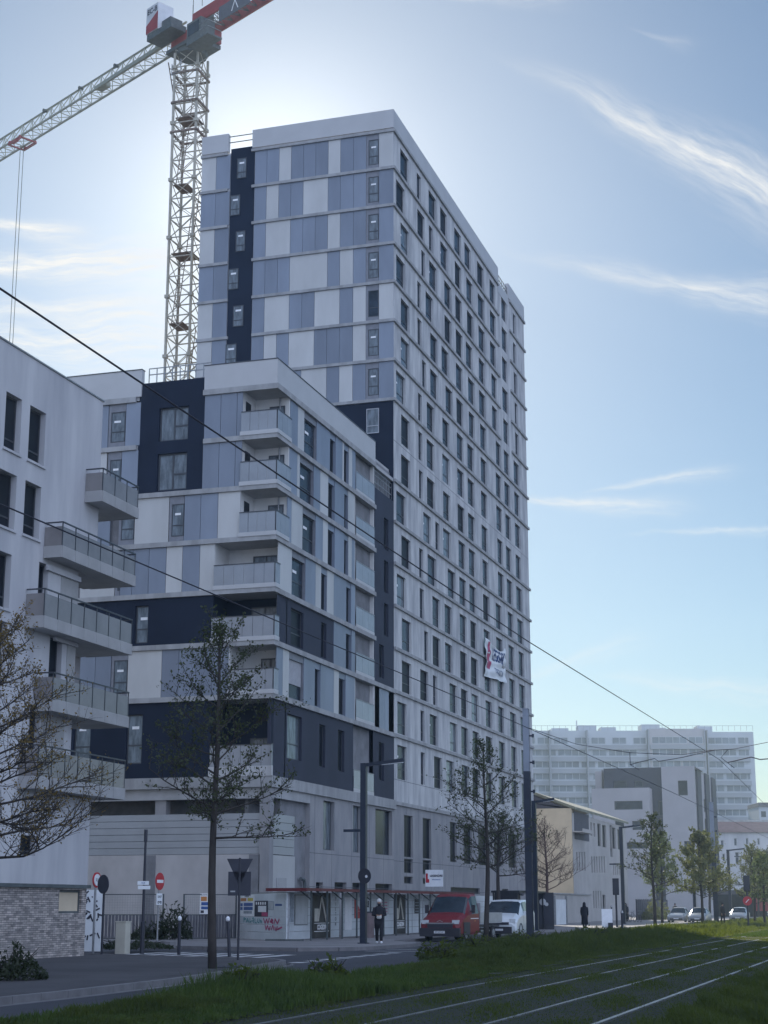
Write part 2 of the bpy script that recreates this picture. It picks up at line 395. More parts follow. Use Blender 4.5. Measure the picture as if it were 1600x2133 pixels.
def lettering(name, txt, size, m, parent, pos, right, up=(0, 0, 1), bold=0.0, sx=1.0):
    """text lying in the plane spanned by right/up, centred on pos (in the parent's frame, or world when parent has _off)"""
    me = text_mesh(txt, size, bold); me.name = name
    r = Vector(right).normalized(); u = Vector(up).normalized(); n = r.cross(u)
    p = Vector(pos)
    if parent is not None and parent.get('_off') is not None: p = p-Vector(parent['_off'])
    mt = Matrix((( r.x*sx, u.x, n.x, p.x), (r.y*sx, u.y, n.y, p.y), (r.z*sx, u.z, n.z, p.z), (0, 0, 0, 1)))
    me.transform(mt); me.materials.clear(); me.materials.append(M[m])
    o = bpy.data.objects.new(name, me); COL.objects.link(o); o.parent = parent
    return o

class Fac:
    """a vertical wall plane: kind 'F' faces the camera side (-Y) with u = X, kind 'S' faces the street (+X) with u = Y"""
    def __init__(s, kind, c): s.k = kind; s.c = c
    def P(s, u, w, z): return (u, s.c-w, z) if s.k == 'F' else (s.c+w, u, z)
    def box(s, mb, u0, u1, w0, w1, z0, z1):
        a = s.P(u0, w0, z0); b = s.P(u1, w1, z1); mb.box(a[0], b[0], a[1], b[1], a[2], b[2])
    def quad(s, mb, u0, u1, z0, z1, w=0):
        q = [s.P(u0, w, z0), s.P(u1, w, z0), s.P(u1, w, z1), s.P(u0, w, z1)]
        mb.poly(q)
    def u(s, px, z):
        """wall coordinate of the column of the photograph px at height z"""
        lo, hi = (-90, -20) if s.k == 'F' else (15, 400)
        f = (lambda t: proj(t, s.c, z)[0]) if s.k == 'F' else (lambda t: proj(s.c, t, z)[0])
        for _ in range(45):
            m = (lo+hi)/2
            if f(m) < px: lo = m
            else: hi = m
        return (lo+hi)/2
    def right(s): return (1, 0, 0) if s.k == 'F' else (0, 1, 0)
def wall_holes(mb, F, u0, u1, z0, z1, ops, depth=.2):
    ops = [(max(a, u0), min(b, u1), max(c, z0), min(d, z1)) for a, b, c, d in ops]
    ops = [o for o in ops if o[1]-o[0] > .02 and o[3]-o[2] > .02]
    zs = sorted(set([z0, z1]+[round(o[2], 3) for o in ops]+[round(o[3], 3) for o in ops]))
    for za, zb in zip(zs, zs[1:]):
        zc = (za+zb)/2
        act = sorted((a, b) for a, b, c, d in ops if c < zc < d)
        cur = u0
        for a, b in act:
            if a > cur+1e-4: F.quad(mb, cur, a, za, zb)
            cur = max(cur, b)
        if cur < u1-1e-4: F.quad(mb, cur, u1, za, zb)
    for a, b, c, d in ops:
        mb.poly([F.P(a, 0, c), F.P(a, -depth, c), F.P(a, -depth, d), F.P(a, 0, d)])
        mb.poly([F.P(b, 0, c), F.P(b, 0, d), F.P(b, -depth, d), F.P(b, -depth, c)])
        mb.poly([F.P(a, 0, c), F.P(b, 0, c), F.P(b, -depth, c), F.P(a, -depth, c)])
        mb.poly([F.P(a, 0, d), F.P(a, -depth, d), F.P(b, -depth, d), F.P(b, 0, d)])
def window_mb(F, u0, u1, z0, z1, w, transom=.33, mull=False, bar=.055):
    fr = MB(); pn = MB()
    F.box(fr, u0, u0+bar, w-.05, w, z0, z1); F.box(fr, u1-bar, u1, w-.05, w, z0, z1)
    F.box(fr, u0+bar, u1-bar, w-.05, w, z1-bar, z1); F.box(fr, u0+bar, u1-bar, w-.05, w, z0, z0+bar)
    if transom: zt = z0+(z1-z0)*transom; F.box(fr, u0+bar, u1-bar, w-.05, w, zt-bar/2, zt+bar/2)
    if mull: um = (u0+u1)/2; F.box(fr, um-bar/2, um+bar/2, w-.05, w+.004, z0+bar, z1-bar)
    F.box(pn, u0+bar*.5, u1-bar*.5, w-.035, w-.028, z0+bar*.5, z1-bar*.5)
    return fr, pn
HAZE = True
rnd = random.Random(7)
# ---------------------------------------------------------------- the ground, road, pavements, tram bed
def struct(name, mb, m, off=None): return tag(mb.build(name, m, off=off), kind='structure')
struct('ground', MB().poly([(-900, -60, 0), (500, -60, 0), (500, 1800, 0), (-900, 1800, 0)]), 'asphalt')
VE = [(-11.8, -10), (-11.8, 30), (-11.9, 36), (-12.9, 45), (-14.8, 55), (-16.4, 64), (-17.7, 70), (-18.0, 76), (-18.2, 100), (-18.2, 420)]
struct('road', MB().poly([(-19.9, -10, .004), (-11, -10, .004), (-11, 420, .004), (-19.9, 420, .004)]), 'road_asphalt')
mb = MB(); mb.prism([(-9.4, -10)]+[(-9.4, 420)]+VE[::-1], 0, .10); verge = struct('grass_verge', mb, 'soil')
mb = MB(); mb.prism([(-9.4, -10), (2.6, -10), (2.6, 420), (-9.4, 420)], 0, .06); struct('tram_bed', mb, 'track_ballast')
mb = MB(); mb.prism([(2.6, -10), (30, -10), (30, 420), (2.6, 420)], 0, .09); struct('far_verge', mb, 'soil')
# near pavement with its rounded corner
c = Vector((-20.6, 43.6)); arc = [(c.x+3.6*math.cos(a), c.y+3.9*math.sin(a)) for a in [R(x) for x in range(-5, 96, 10)]]
KN = [(-14.9, -10), (-15.0, 28), (-15.25, 33), (-15.9, 38), (-16.9, 43)]+arc[1:]+[(-25, 49.3), (-32, 51.5), (-60, 58)]
mb = MB(); mb.prism(KN+[(-60, -10)], 0, .12); pav1 = struct('pavement', mb, 'pavement')
def kerb(pts, name='kerb', z=.135, w=.16):
    mb = MB()
    for a, b in zip(pts, pts[1:]):
        a = Vector((*a, z/2)); b = Vector((*b, z/2)); L = (b-a).length; n = max(1, round(L/1.0))
        for i in range(n):
            p = a.lerp(b, i/n); q = a.lerp(b, (i+.985)/n); mb.bar(p, q, w, z)
    return struct(name, mb, 'kerbstone')
kerb(KN)
gutter = MB()
for a, b in zip(KN[:12], KN[1:13]):
    d = (Vector((*b, 0))-Vector((*a, 0))).normalized(); n = Vector((d.y, -d.x, 0))*.30
    gutter.poly([(a[0], a[1], .008), (a[0]+n.x, a[1]+n.y, .008), (b[0]+n.x, b[1]+n.y, .008), (b[0], b[1], .008)])
struct('gutter', gutter, 'kerbstone')
# pavement band of paler slabs beside the kerb and the darker walking strip
mb = MB(); mb.poly([(-15.2, -10, .124), (-15.3, 28, .124), (-16.3, 38, .124), (-17.5, 43.5, .124), (-19.6, 44.5, .124), (-18.5, 34, .124), (-17.9, 20, .124), (-17.9, -10, .124)])
struct('slab_band', mb, 'pavement')
KF = [(-60, 66.5), (-36, 62.5), (-26, 59.5), (-21.9, 58.6), (-20.6, 59.4), (-19.9, 61.5), (-19.7, 66), (-20.2, 69), (-22.4, 72.5), (-22.6, 95), (-20.2, 98.5), (-19.9, 102), (-19.9, 420)]
mb = MB(); mb.prism(KF+[(-60, 420)], 0, .12); struct('pavement_beyond', mb, 'pale_pavement'); kerb(KF, 'kerb_beyond')
mk = MB()
for i in range(9):
    y = 45.2+i*1.5; x = -17.75-.05*i
    mk.poly([(x, y, .008), (x+.5, y, .008), (x+.5, y+.8, .008), (x, y+.8, .008)])
for i in range(7):
    x = -20.8-i*.9; mk.poly([(x, 50.6+.3*i, .008), (x+.5, 50.5+.3*i, .008), (x+.5, 54.3+.3*i, .008), (x, 54.4+.3*i, .008)])
for y in (59.5, 62.0): mk.poly([(-19.6, y, .008), (-15.7, y+.3, .008), (-15.7, y+.6, .008), (-19.6, y+.3, .008)])
for i in range(6): y = 118+i*3.2; mk.poly([(-19.5, y, .008), (-18.5, y, .008), (-18.5, y+2.2, .008), (-19.5, y+2.2, .008)])
struct('road_markings', mk, 'white_marking')
mp_ = MB()
prs_ = random.Random(5)
for (x, y, w, l) in ((-14.2, 36, 1.1, 3.5), (-16.2, 51, 2.0, 2.2), (-18.6, 55.5, 2.6, 1.4), (-15.6, 42.5, .8, 5), (-18.9, 64, 1.0, 4), (-22.5, 53.5, 3.0, 1.2)):
    pts_ = [(x-w/2+prs_.uniform(-.1, .1), y-l/2, .0065), (x+w/2, y-l/2+prs_.uniform(-.2, .2), .0065), (x+w/2+prs_.uniform(-.1, .1), y+l/2, .0065), (x-w/2, y+l/2+prs_.uniform(-.2, .2), .0065)]; mp_.poly(pts_)
struct('asphalt_patches', mp_, 'asphalt')
mh = MB(); mh.tube([(0, 0, .004), (0, 0, .012)], .35, 24); o = mh.build('manhole_cover', 'rail_bed'); o.location = (-15.1, 39.5, .004); tag(o, 'round dark manhole cover in the road beside the near kerb', 'manhole cover')
dr = MB(); dr.box(-17.15, -16.65, 39.6, 40.3, .125, .14); tag(dr.build('drain_grate', 'ink', off=(-16.9, 39.95, .12)), 'dark square grate in the pavement beside the nearest tree trunk', 'grate')
# tram rails: each a thing
for nm, x, w, lab in (('tram_rail', -8.75, .045, 'steel tram rail nearest the tall grass verge, mostly overgrown'), ('tram_rail', -7.32, .05, 'second steel tram rail from the tall grass verge'),
                      ('tram_rail', -5.75, .055, 'third steel tram rail from the tall grass verge, polished and bright'), ('tram_rail', -4.33, .07, 'brightest tram rail, fourth from the tall grass verge'), ('track_edging', -3.45, .07, 'thin pale edging strip along the grass right of the four tram rails')):
    m_ = MB(); m_.box(x-w/2, x+w/2, -8, 400, .05, .075 if nm == 'tram_rail' else .07)
    if nm == 'tram_rail':
        root = thing(nm, lab, 'tram rail', (x, 0, 0), 'tram rails in the grass', world=True)
        m_.build('rail_head', 'rail_steel', root)
        g = MB(); g.box(x-.09, x+.09, -8, 400, .05, .064); g.build('rail_bedding', 'rail_bed', root)
    else: tag(m_.build(nm, 'kerbstone', off=(x, 0, 0)), lab, 'edging')

# ================================================================ the tower
FX = -30.5; TY0, TY1 = 98.4, 138.45; TX0 = -44.7; SZ = 2.748
zk = lambda k: 53.2-SZ*k if k <= 15 else 7.85
TS = Fac('S', FX); TF = Fac('F', TY0)
tower = thing('apartment_tower', 'tallest building, concrete apartment tower with a checkered pale and blue end wall', 'apartment tower', (FX, TY0, 0), world=True)
rows = {
0: "240-318 393-432 503-572 610-672 740-803 835-893 952-1010 1067-1117 1175-1222 1283-1308",
1: "202-280 398-465 505-540 612-677 745-803 852-910 958-1017 1070-1125 1180-1230 1285-1312",
2: "243-320 435-470 508-577 648-712 750-808 858-915 965-1022 1072-1125 1183-1230 1293-1320",
3: "202-282 398-435 475-542 650-712 755-817 848-908 968-1022 1085-1135 1185-1238 1300-1327",
4: "245-322 400-438 518-583 622-687 755-817 868-928 970-1028 1090-1138 1195-1243 1305-1335",
5: "245-322 443-480 518-587 660-722 760-822 875-928 980-1035 1125-1172 1200-1250 1290-1340",
6: "202-285 405-440 485-552 630-693 763-825 862-920 985-1040 1125-1175 1205-1255 1297-1345",
7: "248-327 408-445 485-555 630-698 768-828 865-925 988-1045 1130-1185 1215-1262 1303-1352",
8: "248-330 413-448 487-560 637-703 772-835 868-932 993-1050 1140-1190 1220-1268 1310-1357",
9: "203-290 453-525 565-602 637-708 780-843 875-937 1002-1055 1145-1197 1228-1278 1315-1367",
10: "250-335 415-452 493-572 680-748 787-852 880-943 1007-1065 1125-1178 1235-1285 1325-1378",
11: "208-292 420-460 538-608 650-717 790-855 890-948 1013-1070 1130-1185 1243-1295 1337-1385",
12: "255-340 462-500 540-612 655-722 795-858 895-960 1020-1080 1140-1195 1250-1302 1343-1395",
13: "255-342 425-500 543-580 697-765 803-865 900-965 1030-1088 1148-1200 1258-1312 1355-1402",
14: "213-300 428-465 513-585 700-768 805-870 910-970 1033-1092 1155-1210 1268-1320 1362-1408",
15: "213-300 430-468 553-625 667-737 810-874 909-974 1036-1095 1158-1212 1272-1326 1366-1412"}
ops = []
for k, s in rows.items():
    zt = zk(k)-.50; zb = zk(k)-2.52 if k < 15 else zk(15)-2.62
    for j, t in enumerate(s.split()):
        a, b = [float(v)/4.444+780 for v in t.split('-')]
        zc = (zt+zb)/2
        ops.append((TS.u(a, zc), TS.u(b, zc), zb, zt, k, j))
BAY = (128.5, 132.6)
zone = MB(); pod = []
# podium openings of the tower's street side (px boxes in the photograph)
for (a, b, y0, y1) in ((842, 860, 1699, 1786), (842, 860, 1789, 1819), (842, 860, 1826, 1841), (881, 898, 1705, 1789), (881, 898, 1792, 1822), (881, 898, 1829, 1842),
                       (938, 951, 1713, 1796), (967, 983, 1720, 1800), (997, 1014, 1725, 1802), (1030, 1046, 1730, 1805), (1060, 1075, 1738, 1808),
                       (939, 1000, 1849, 1862), (1046, 1059, 1852, 1866), (1074, 1092, 1855, 1866)):
    p, q = W(a, y1, X=FX), W(b, y0, X=FX); pod.append((p.y, q.y, W((a+b)/2, y1, X=FX).z, W((a+b)/2, y0, X=FX).z))
wall = MB(); wall_holes(wall, TS, TY0, TY1, 0, 7.78, pod, .16); wall.build('podium_wall', 'podium_concrete', tower)
wall = MB()
wall_holes(wall, TS, TY0, TY1, 7.78, 54.75-1.4, [o[:4] for o in ops], .16)
wall.build('street_wall', 'concrete', tower)
wb = MB(); TF.box(wb, TX0, FX-.003, -.30, -.04, 0, 53.3); wb.box(TX0, FX-.4, TY1-.3, TY1, 0, 53.3); wb.box(TX0, TX0+.3, TY0+.35, TY1-.3, 0, 53.3)
wb.box(TX0+.3, FX-.35, TY0+.35, TY1-.3, 52.6, 52.9)
wb.box(FX-.45, FX-.36, TY0+.35, TY1-.31, 0, 53.2)   # inner lining behind the windows
for k in range(0, 17): wb.box(TX0+.3, FX-.46, TY0+.35, TY1-.31, zk(min(k, 15))-SZ*(k > 15)-.1, zk(min(k, 15))-SZ*(k > 15)+.1)
wb.build('rear_walls', 'concrete_smooth', tower)
# parapet with the dip of the roof-terrace bay
px = MB(); P0, P1 = 53.42, 54.78
TF.box(px, TF.u(527, 54), FX+.06, -.25, .10, P0, P1); TF.box(px, TX0, TF.u(477, 54), -.25, .10, P0, P1)
TS.box(px, TY0+.25, BAY[0], -.25, .06, P0, P1); TS.box(px, BAY[0], BAY[1]-.3, -.25, .02, 52.6, 53.55); TS.box(px, BAY[1]-.3, TY1, -.25, .06, P0, P1)
px.build('parapet', 'parapet_panel', tower)
rl = MB()
for z in (54.15, 54.6): rl.bar(TF.P(TF.u(477, 54), -.1, z), TF.P(TF.u(527, 54), -.1, z), .05)
rl.build('roof_railing', 'rail_metal', tower); rl = MB()
for i in range(7):
    y = BAY[0]+.1+i*.6; rl.bar((FX-.1, y, 53.5), (FX-.1, y, 54.35), .04)
for z in (53.95, 54.35): rl.bar((FX-.1, BAY[0], z), (FX-.1, BAY[1]-.3, z), .04)
rl.build('roof_railing', 'rail_metal', tower)
lg = MB()
for k in range(0, 16):
    if k == 8: continue
    z0, z1 = zk(k)-.06, zk(k)+.14
    if k <= 7:
        TF.box(lg, TX0-.05, TF.u(475, zk(k)), .005, .14, z0, z1); TF.box(lg, TF.u(525, zk(k)), FX+.14, .005, .14, z0, z1)
    if k <= 5: TS.box(lg, TY0, BAY[0], .003, .14, z0, z1); TS.box(lg, BAY[1]-.1, TY1+.14, .003, .14, z0, z1)
    else: TS.box(lg, TY0+(.0 if k <= 7 else .003), TY1+.14, .003, .14, z0, z1)
TS.box(lg, TY0, TY1+.1, .003, .12, 7.72, 7.94)
lg.build('ledges', 'ledge', tower)
jt = MB()
for k in range(16):
    z0, z1 = (zk(k+1) if k < 15 else 9.3)+.15, zk(k)-.08
    for o in ops:
        if o[4] == k and (o[5]*7+k*3) % 3 != 1: TS.box(jt, o[1]+.10, o[1]+.125, .001, .004, z0, z1)
TS.box(jt, TY0, TY1, .001, .004, zk(8), zk(8)+.035); TS.box(jt, TY0, TY1, .001, .004, 9.28, 9.31)
for i in range(14): TS.box(jt, 101+i*2.8, 101.03+i*2.8, .001, .004, .2, 7.7)
for z in (2.55, 4.3): TS.box(jt, TY0, TY1, .001, .004, z, z+.03)
jt.build('panel_joints', 'joint', tower)
# windows: the 100 largest as parts, the rest together
def sq(o): return (o[1]-o[0])/o[0]**2
ordr = sorted(ops, key=lambda o: -sq(o)); big = set(id(o) for o in ordr[:88]); rf, rp = MB(), MB()
for o in ops:
    wd = o[1]-o[0]; w = -.14; dark = o[4] <= 5 and BAY[0] < o[0] < BAY[1]
    sh = rnd.random()
    if id(o) in big:
        fr, pn = window_mb(TS, o[0], o[1], o[2], o[3], w, transom=.0 if wd < .8 else .32)
        f = fr.build('window', 'window_frame', tower)
        pn.build('pane', 'pane_dark' if (dark or sh < .2) else ('curtain_pane' if sh > .86 else 'pane'), f)
        if sh > .8 and wd > 1.4:
            st = MB(); TS.box(st, o[0]+.3, o[0]+.7, w-.026, w-.02, o[3]-.75, o[3]-.62); st.build('sticker', 'sticker', f)
    else:
        fr, pn = window_mb(TS, o[0], o[1], o[2], o[3], w, transom=.0 if wd < .8 else .32)
        for src, d in ((fr, rf), (pn, rp)):
            n = len(d.v); d.v += src.v; d.f += [tuple(i+n for i in q) for q in src.f]; d.mi += src.mi
w_ = tag(rf.build('windows_further_up', 'window_frame', tower), kind='stuff'); w_.name = 'upper_windows'
rp.build('upper_panes', 'pane', w_)
for o in pod:
    fr, pn = window_mb(TS, o[0], o[1], o[2], o[3], -.14, transom=0); f = fr.build('shop_window', 'window_frame', tower); pn.build('pane', 'pane_dark', f)
# end wall cladding
CUR = tower
U = [400+v/3.555 for v in (455, 545, 637, 727, 820, 912, 1005, 1097, 1195, 1290, 1385, 1490)]
code = {0: 'BBLBBBLBBWL', 1: 'BLBBLLBBBWB', 2: 'BLLBBBLBBWB', 3: 'BBBLLLBLBWB', 4: 'BLLBBLLBLWL', 5: 'BLBLLBBBLWB', 6: 'LLBBLLBLBWB'}
left = {0: 'LB', 1: 'BB', 2: 'LB', 3: 'BB', 4: 'LB', 5: 'LB', 6: 'BB'}
clad = {c: MB() for c in 'LBND'}
ux = [TF.u(p, 46) for p in U]; ux[-1] = FX+.02
ul = [TX0, TX0+.02+(TF.u(476, 46)-TX0)/2, TF.u(476, 46)]
PN = {'L': ('pale_cladding', 'pale_panel'), 'B': ('blue_cladding', 'blue_panel'), 'N': ('navy_cladding', 'navy_panel')}
def panel(F, c, a, b, z0, z1, w=.02): mb = MB(); F.box(mb, a+.012, b-.012, -.03, w, z0, z1); mb.build(PN[c][0], PN[c][1], CUR)
def runs(s):
    i = 0; out = []
    while i < len(s):
        j = i+1
        if s[i] == 'L':
            while j < len(s) and s[j] == 'L': j += 1
        out.append((s[i], i, j)); i = j
    return out
twin = []
for k in range(7):
    z0, z1 = zk(k+1)+.15, zk(k)-.07
    for c, i, j in runs(code[k]):
        if c == 'W':
            twin.append((ux[i], ux[j], z0, z1))
        else: panel(TF, c, ux[i], ux[j], z0, z1)
    for i, c in enumerate(left[k]): panel(TF, c, ul[i], ul[i+1], z0, z1)
panel(TF, 'N', ul[2]+.02, ux[0]-.02, 20, 53.6, .0)
panel(TF, 'N', TX0, FX-.01, 20.0, zk(7)-.08, .03)
def column_window(F, root, a, b, z0, z1, stick=True, w=.0, box=.38, pane='curtain_pane'):
    """a window in a panel column: shutter box above, dark frame, pane, sticker"""
    m1 = MB(); F.box(m1, a+.02, b-.02, -.03, .0, z1-box, z1); F.box(m1, a+.02, a+.16, -.03, .0, z0, z1-box); F.box(m1, a+.16, b-.02, -.03, .0, z0, z0+.28)
    f = m1.build('window', 'shutter_box', root)
    fr, pn = window_mb(F, a+.16, b-.02, z0+.28, z1-box, -.02+.03, transom=.34, bar=.05); fr.build('frame', 'window_frame', f); pn.build('pane', pane, f)
    if stick:
        st = MB(); F.box(st, a+.35, a+.35+(b-a)*.38, .002, .008, z1-box-.62, z1-box-.5); st.build('sticker', 'sticker', f)
    return f
for i, (a, b, z0, z1) in enumerate(twin): column_window(TF, tower, a, b, z0, z1, stick=i != 4, pane='pane' if i == 4 else 'curtain_pane')
for k in range(6):
    a0, b0 = [(335, 405), (285, 357), (325, 395), (270, 345), (305, 382), (250, 330)][k]
    zc = zk(k)-1.25; a, b = TF.u(400+a0/3.555, zc), TF.u(400+b0/3.555, zc)
    fr, pn = window_mb(TF, a, b, zk(k)-1.95, zk(k)-.42, .055, transom=.3, bar=.05); f = fr.build('window', 'window_frame', tower); pn.build('pane', 'curtain_pane', f)
    st = MB(); TF.box(st, a+.18, b-.18, .03, .034, zk(k)-.85, zk(k)-.72); st.build('sticker', 'sticker', f)
a, b = TF.u(764, zk(7)-1.2), TF.u(790, zk(7)-1.2)
fr, pn = window_mb(TF, a, b, zk(7)-2.2, zk(7)-.5, .09, transom=.3); f = fr.build('window', 'window_frame_pale', tower); pn.build('pane', 'curtain_pane', f)

# ================================================================ the corner block
BY = 77.45; BS = Fac('S', FX); BF = Fac('F', BY); BX0 = -46.5
BYE = 94.3     # where the pale parapet ends and the dark stair strip begins
block = thing('corner_block', 'nine storey block with glass corner balconies and navy bands, in front of the tower', 'apartment block', (FX, BY, 0), world=True)
bz = {0: 28.5, 1: 25.72, 2: 22.97, 3: 20.22, 4: 17.48, 5: 14.73, 6: 11.98, 7: 7.85}
fl = MB()
for r, z in bz.items():
    fl.box(BX0, FX-.02, BY+.03, TY0-.02, z-.10, z+.12)
fl.box(BX0+.1, FX-.3, BY+2.6, TY0-.1, 29.0, 29.2)
fl.build('floor_slabs', 'soffit', block)
led = MB()
for r, z in bz.items():
    h0, h1 = (-.12, .14) if r else (-.20, .10)
    if r == 7: h0, h1 = -.42, .14
    aN = BF.u(285, z); bN = BF.u(425, z)
    if r in (0, 1):
        BF.box(led, BX0, aN, .0, .14, z+h0, z+h1)
        BF.box(led, bN, FX+.14, .0, .14, z+h0, z+h1)
    else: BF.box(led, BX0, FX+.14, .0, .14, z+h0, z+h1)
    if r in (0,): BS.box(led, BY, BYE, 0, .14, z+h0, z+h1)
    elif r in (1, 2, 3, 4): BS.box(led, BY, BYE+.05, 0, .14, z+h0, z+h1)
    else: BS.box(led, BY, TY0, 0, .14, z+h0, z+h1)
led.build('ledges', 'ledge', block)
pp = MB(); a, b = BF.u(297, 29.5), BF.u(428, 29.5)
BF.box(pp, BX0, a, -.25, .10, 28.6, 30.12); BF.box(pp, b, FX+.08, -.25, .10, 28.6, 29.95); BS.box(pp, BY+.25, BYE, -.25, .08, 28.6, 29.95)
pp.build('parapet', 'parapet_panel', block)
rc = MB(); BF.box(rc, b-.02, FX+.10, -.28, .13, 29.951, 30.0); BS.box(rc, BY+.29, BYE+.02, -.28, .11, 29.951, 30.0); BF.box(rc, BX0, a+.02, -.28, .13, 30.121, 30.17); rc.build('coping', 'rail_metal', block)
rr = MB()
for z in (30.1, 30.45): rr.bar((a, BY+.8, z), (b, BY+.8, z), .05)
for i in range(9): x = a+(b-a)*i/8; rr.bar((x, BY+.8, 29.2), (x, BY+.8, 30.45), .045)
rr.build('roof_railing', 'galvanised', block); rr = MB()
for z in (27.5, 27.95, 28.25): rr.bar((FX-.15, BYE+.1, z), (FX-.15, TY0-.1, z), .045)
for i in range(8): y = BYE+.1+i*.57; rr.bar((FX-.15, y, 27.0), (FX-.15, y, 28.25), .04)
rr.build('roof_railing', 'galvanised', block)
CUR = block
# panels: strings of  code:left-right  in zoomed pixels of two views
def zx(v, view): return 200+v/2.5 if view < 3 else 180+v/2.424
FRONT = {
0: (0, "B:-60:25 B:25:65 W:65:155 B:155:232 B:565:650 B:650:735 B:735:765"),
1: (0, "L:20:55 W:58:132 B:132:218 B:555:640 B:640:725 B:725:760"),
2: (0, "B:-90:-10 B:-10:75 W:118:202 L:202:380 W:380:460 B:460:545 B:545:635 L:635:752"),
3: (0, "L:-80:100 W:100:128 B:128:190 B:190:275 B:275:365 L:365:450 B:450:540 L:540:618"),
5: (0, "B:-85:-5 B:-5:78 W:78:165 L:165:342 B:342:430 B:430:520 B:520:605 B:605:690")}
clad = {c: MB() for c in 'LBND'}
for r, (vw, s) in FRONT.items():
    z0, z1 = bz[r+1]+.15, bz[r]-(.13 if r else .21)
    for t in s.split():
        c, a, b = t.split(':'); a, b = BF.u(zx(float(a), 0), (z0+z1)/2), BF.u(zx(float(b), 0), (z0+z1)/2)
        if c == 'W': column_window(BF, block, a, b, z0, z1, box=.42)
        else: panel(BF, c, a, b, z0, z1)
# navy parts of the front
na, nb = BF.u(285, 24), BF.u(425, 24)
nholes = []
for r, (x0, x1) in ((0, (328, 480)), (1, (318, 472))):
    zt = bz[r]-.55-(.2 if r == 0 else 0); nholes.append((BF.u(200+x0/2.5, zt-1), BF.u(200+x1/2.5, zt-1), bz[r+1]+.25, zt+.1))
nv = MB(); wall_holes(nv, BF, na, nb, bz[2]+.14, 29.35, nholes, .2)
nv.poly([BF.P(na, 0, 29.35), BF.P(nb, 0, 29.35), BF.P(nb, -.4, 29.35), BF.P(na, -.4, 29.35)])
lx = [BF.u(p, 16) for p in (447, 442)]
n4 = [(BF.u(281, 16), BF.u(308, 16), 14.73+.3, 17.48-.45)]
wall_holes(nv, BF, BX0, BF.u(443, 16), bz[5]+.14, bz[4]-.13, n4, .18)
n6 = [(BF.u(262, 9.5), BF.u(295, 9.5), 8.75, 11.3), (BF.u(152, 9.5), BF.u(187, 9.5), 8.75, 11.3)]
wall_holes(nv, BF, BX0, FX, bz[7]+.14, bz[6]-.12, n6+[(BF.u(437, 9.5), FX+1, 8.9, 12)], .18)
nv.build('navy_cladding', 'navy_panel', block)
for (a, b, z0, z1) in nholes:
    fr, pn = window_mb(BF, a, b, z0, z1, -.15, transom=0, mull=True, bar=.09); f = fr.build('window', 'window_frame', block); pn.build('pane', 'curtain_pane', f)
    t_ = MB(); BF.box(t_, (a+b)/2+.05, b-.09, -.20, -.145, z0+(z1-z0)*.42, z0+(z1-z0)*.42+.09); t_.build('transom', 'window_frame', f)
for (a, b, z0, z1) in n4+n6:
    fr, pn = window_mb(BF, a, b, z0, z1, -.13, transom=.38, bar=.07); f = fr.build('window', 'window_frame', block); pn.build('pane', 'curtain_pane', f)
    st = MB(); BF.box(st, a+.25, a+.65, -.155, -.15, z1-.75, z1-.6); st.build('sticker', 'sticker', f)
# street side
STREET = {
0: "B:1010:1050 L:1050:1083 W:1083:1148 B:1148:1217 w:1217:1247 B:1247:1282 L:1282:1290 w:1290:1316 L:1316:1333 B:1333:1350",
1: "B:1005:1046 L:1046:1060 W:1060:1132 B:1132:1166 L:1166:1208 w:1208:1242 B:1242:1292 w:1292:1312 L:1312:1344",
2: "B:995:1016 L:1016:1074 W:1074:1142 B:1142:1180 L:1180:1206 w:1206:1242 B:1242:1291 w:1291:1313 L:1313:1331 B:1331:1346",
3: "L:947:1018 W:1018:1089 B:1089:1142 L:1142:1171 w:1171:1202 L:1202:1237 B:1237:1302 w:1302:1327 B:1327:1348",
4: "B:1237:1300 w:1300:1329 B:1329:1348",
5: "B:938:971 L:971:1003 S:1003:1080 B:1080:1138 w:1138:1167 B:1167:1237 L:1237:1263 w:1263:1298 B:1298:1346 B:1450:1503 w:1503:1523 L:1523:1548"}
EXTRA5 = {4: "", }
sw = []; dk = MB()
for r, s in STREET.items():
    z0, z1 = bz[r+1]+.15, bz[r]-(.13 if r else .21)
    for t in s.split():
        c, a, b = t.split(':'); a, b = BS.u(zx(float(a), 0), (z0+z1)/2), BS.u(zx(float(b), 0), (z0+z1)/2)
        if c in 'WwS': sw.append((c, a, b, z0, z1))
        else: panel(BS, c, a, b, z0, z1)
# row 5 continues right of the small loggias
for c, a, b in (('L', 1450, 1475), ('w', 1475, 1503), ('B', 1503, 1556)):
    pass
u_ = lambda v, z: BS.u(200+v/2.5, z)
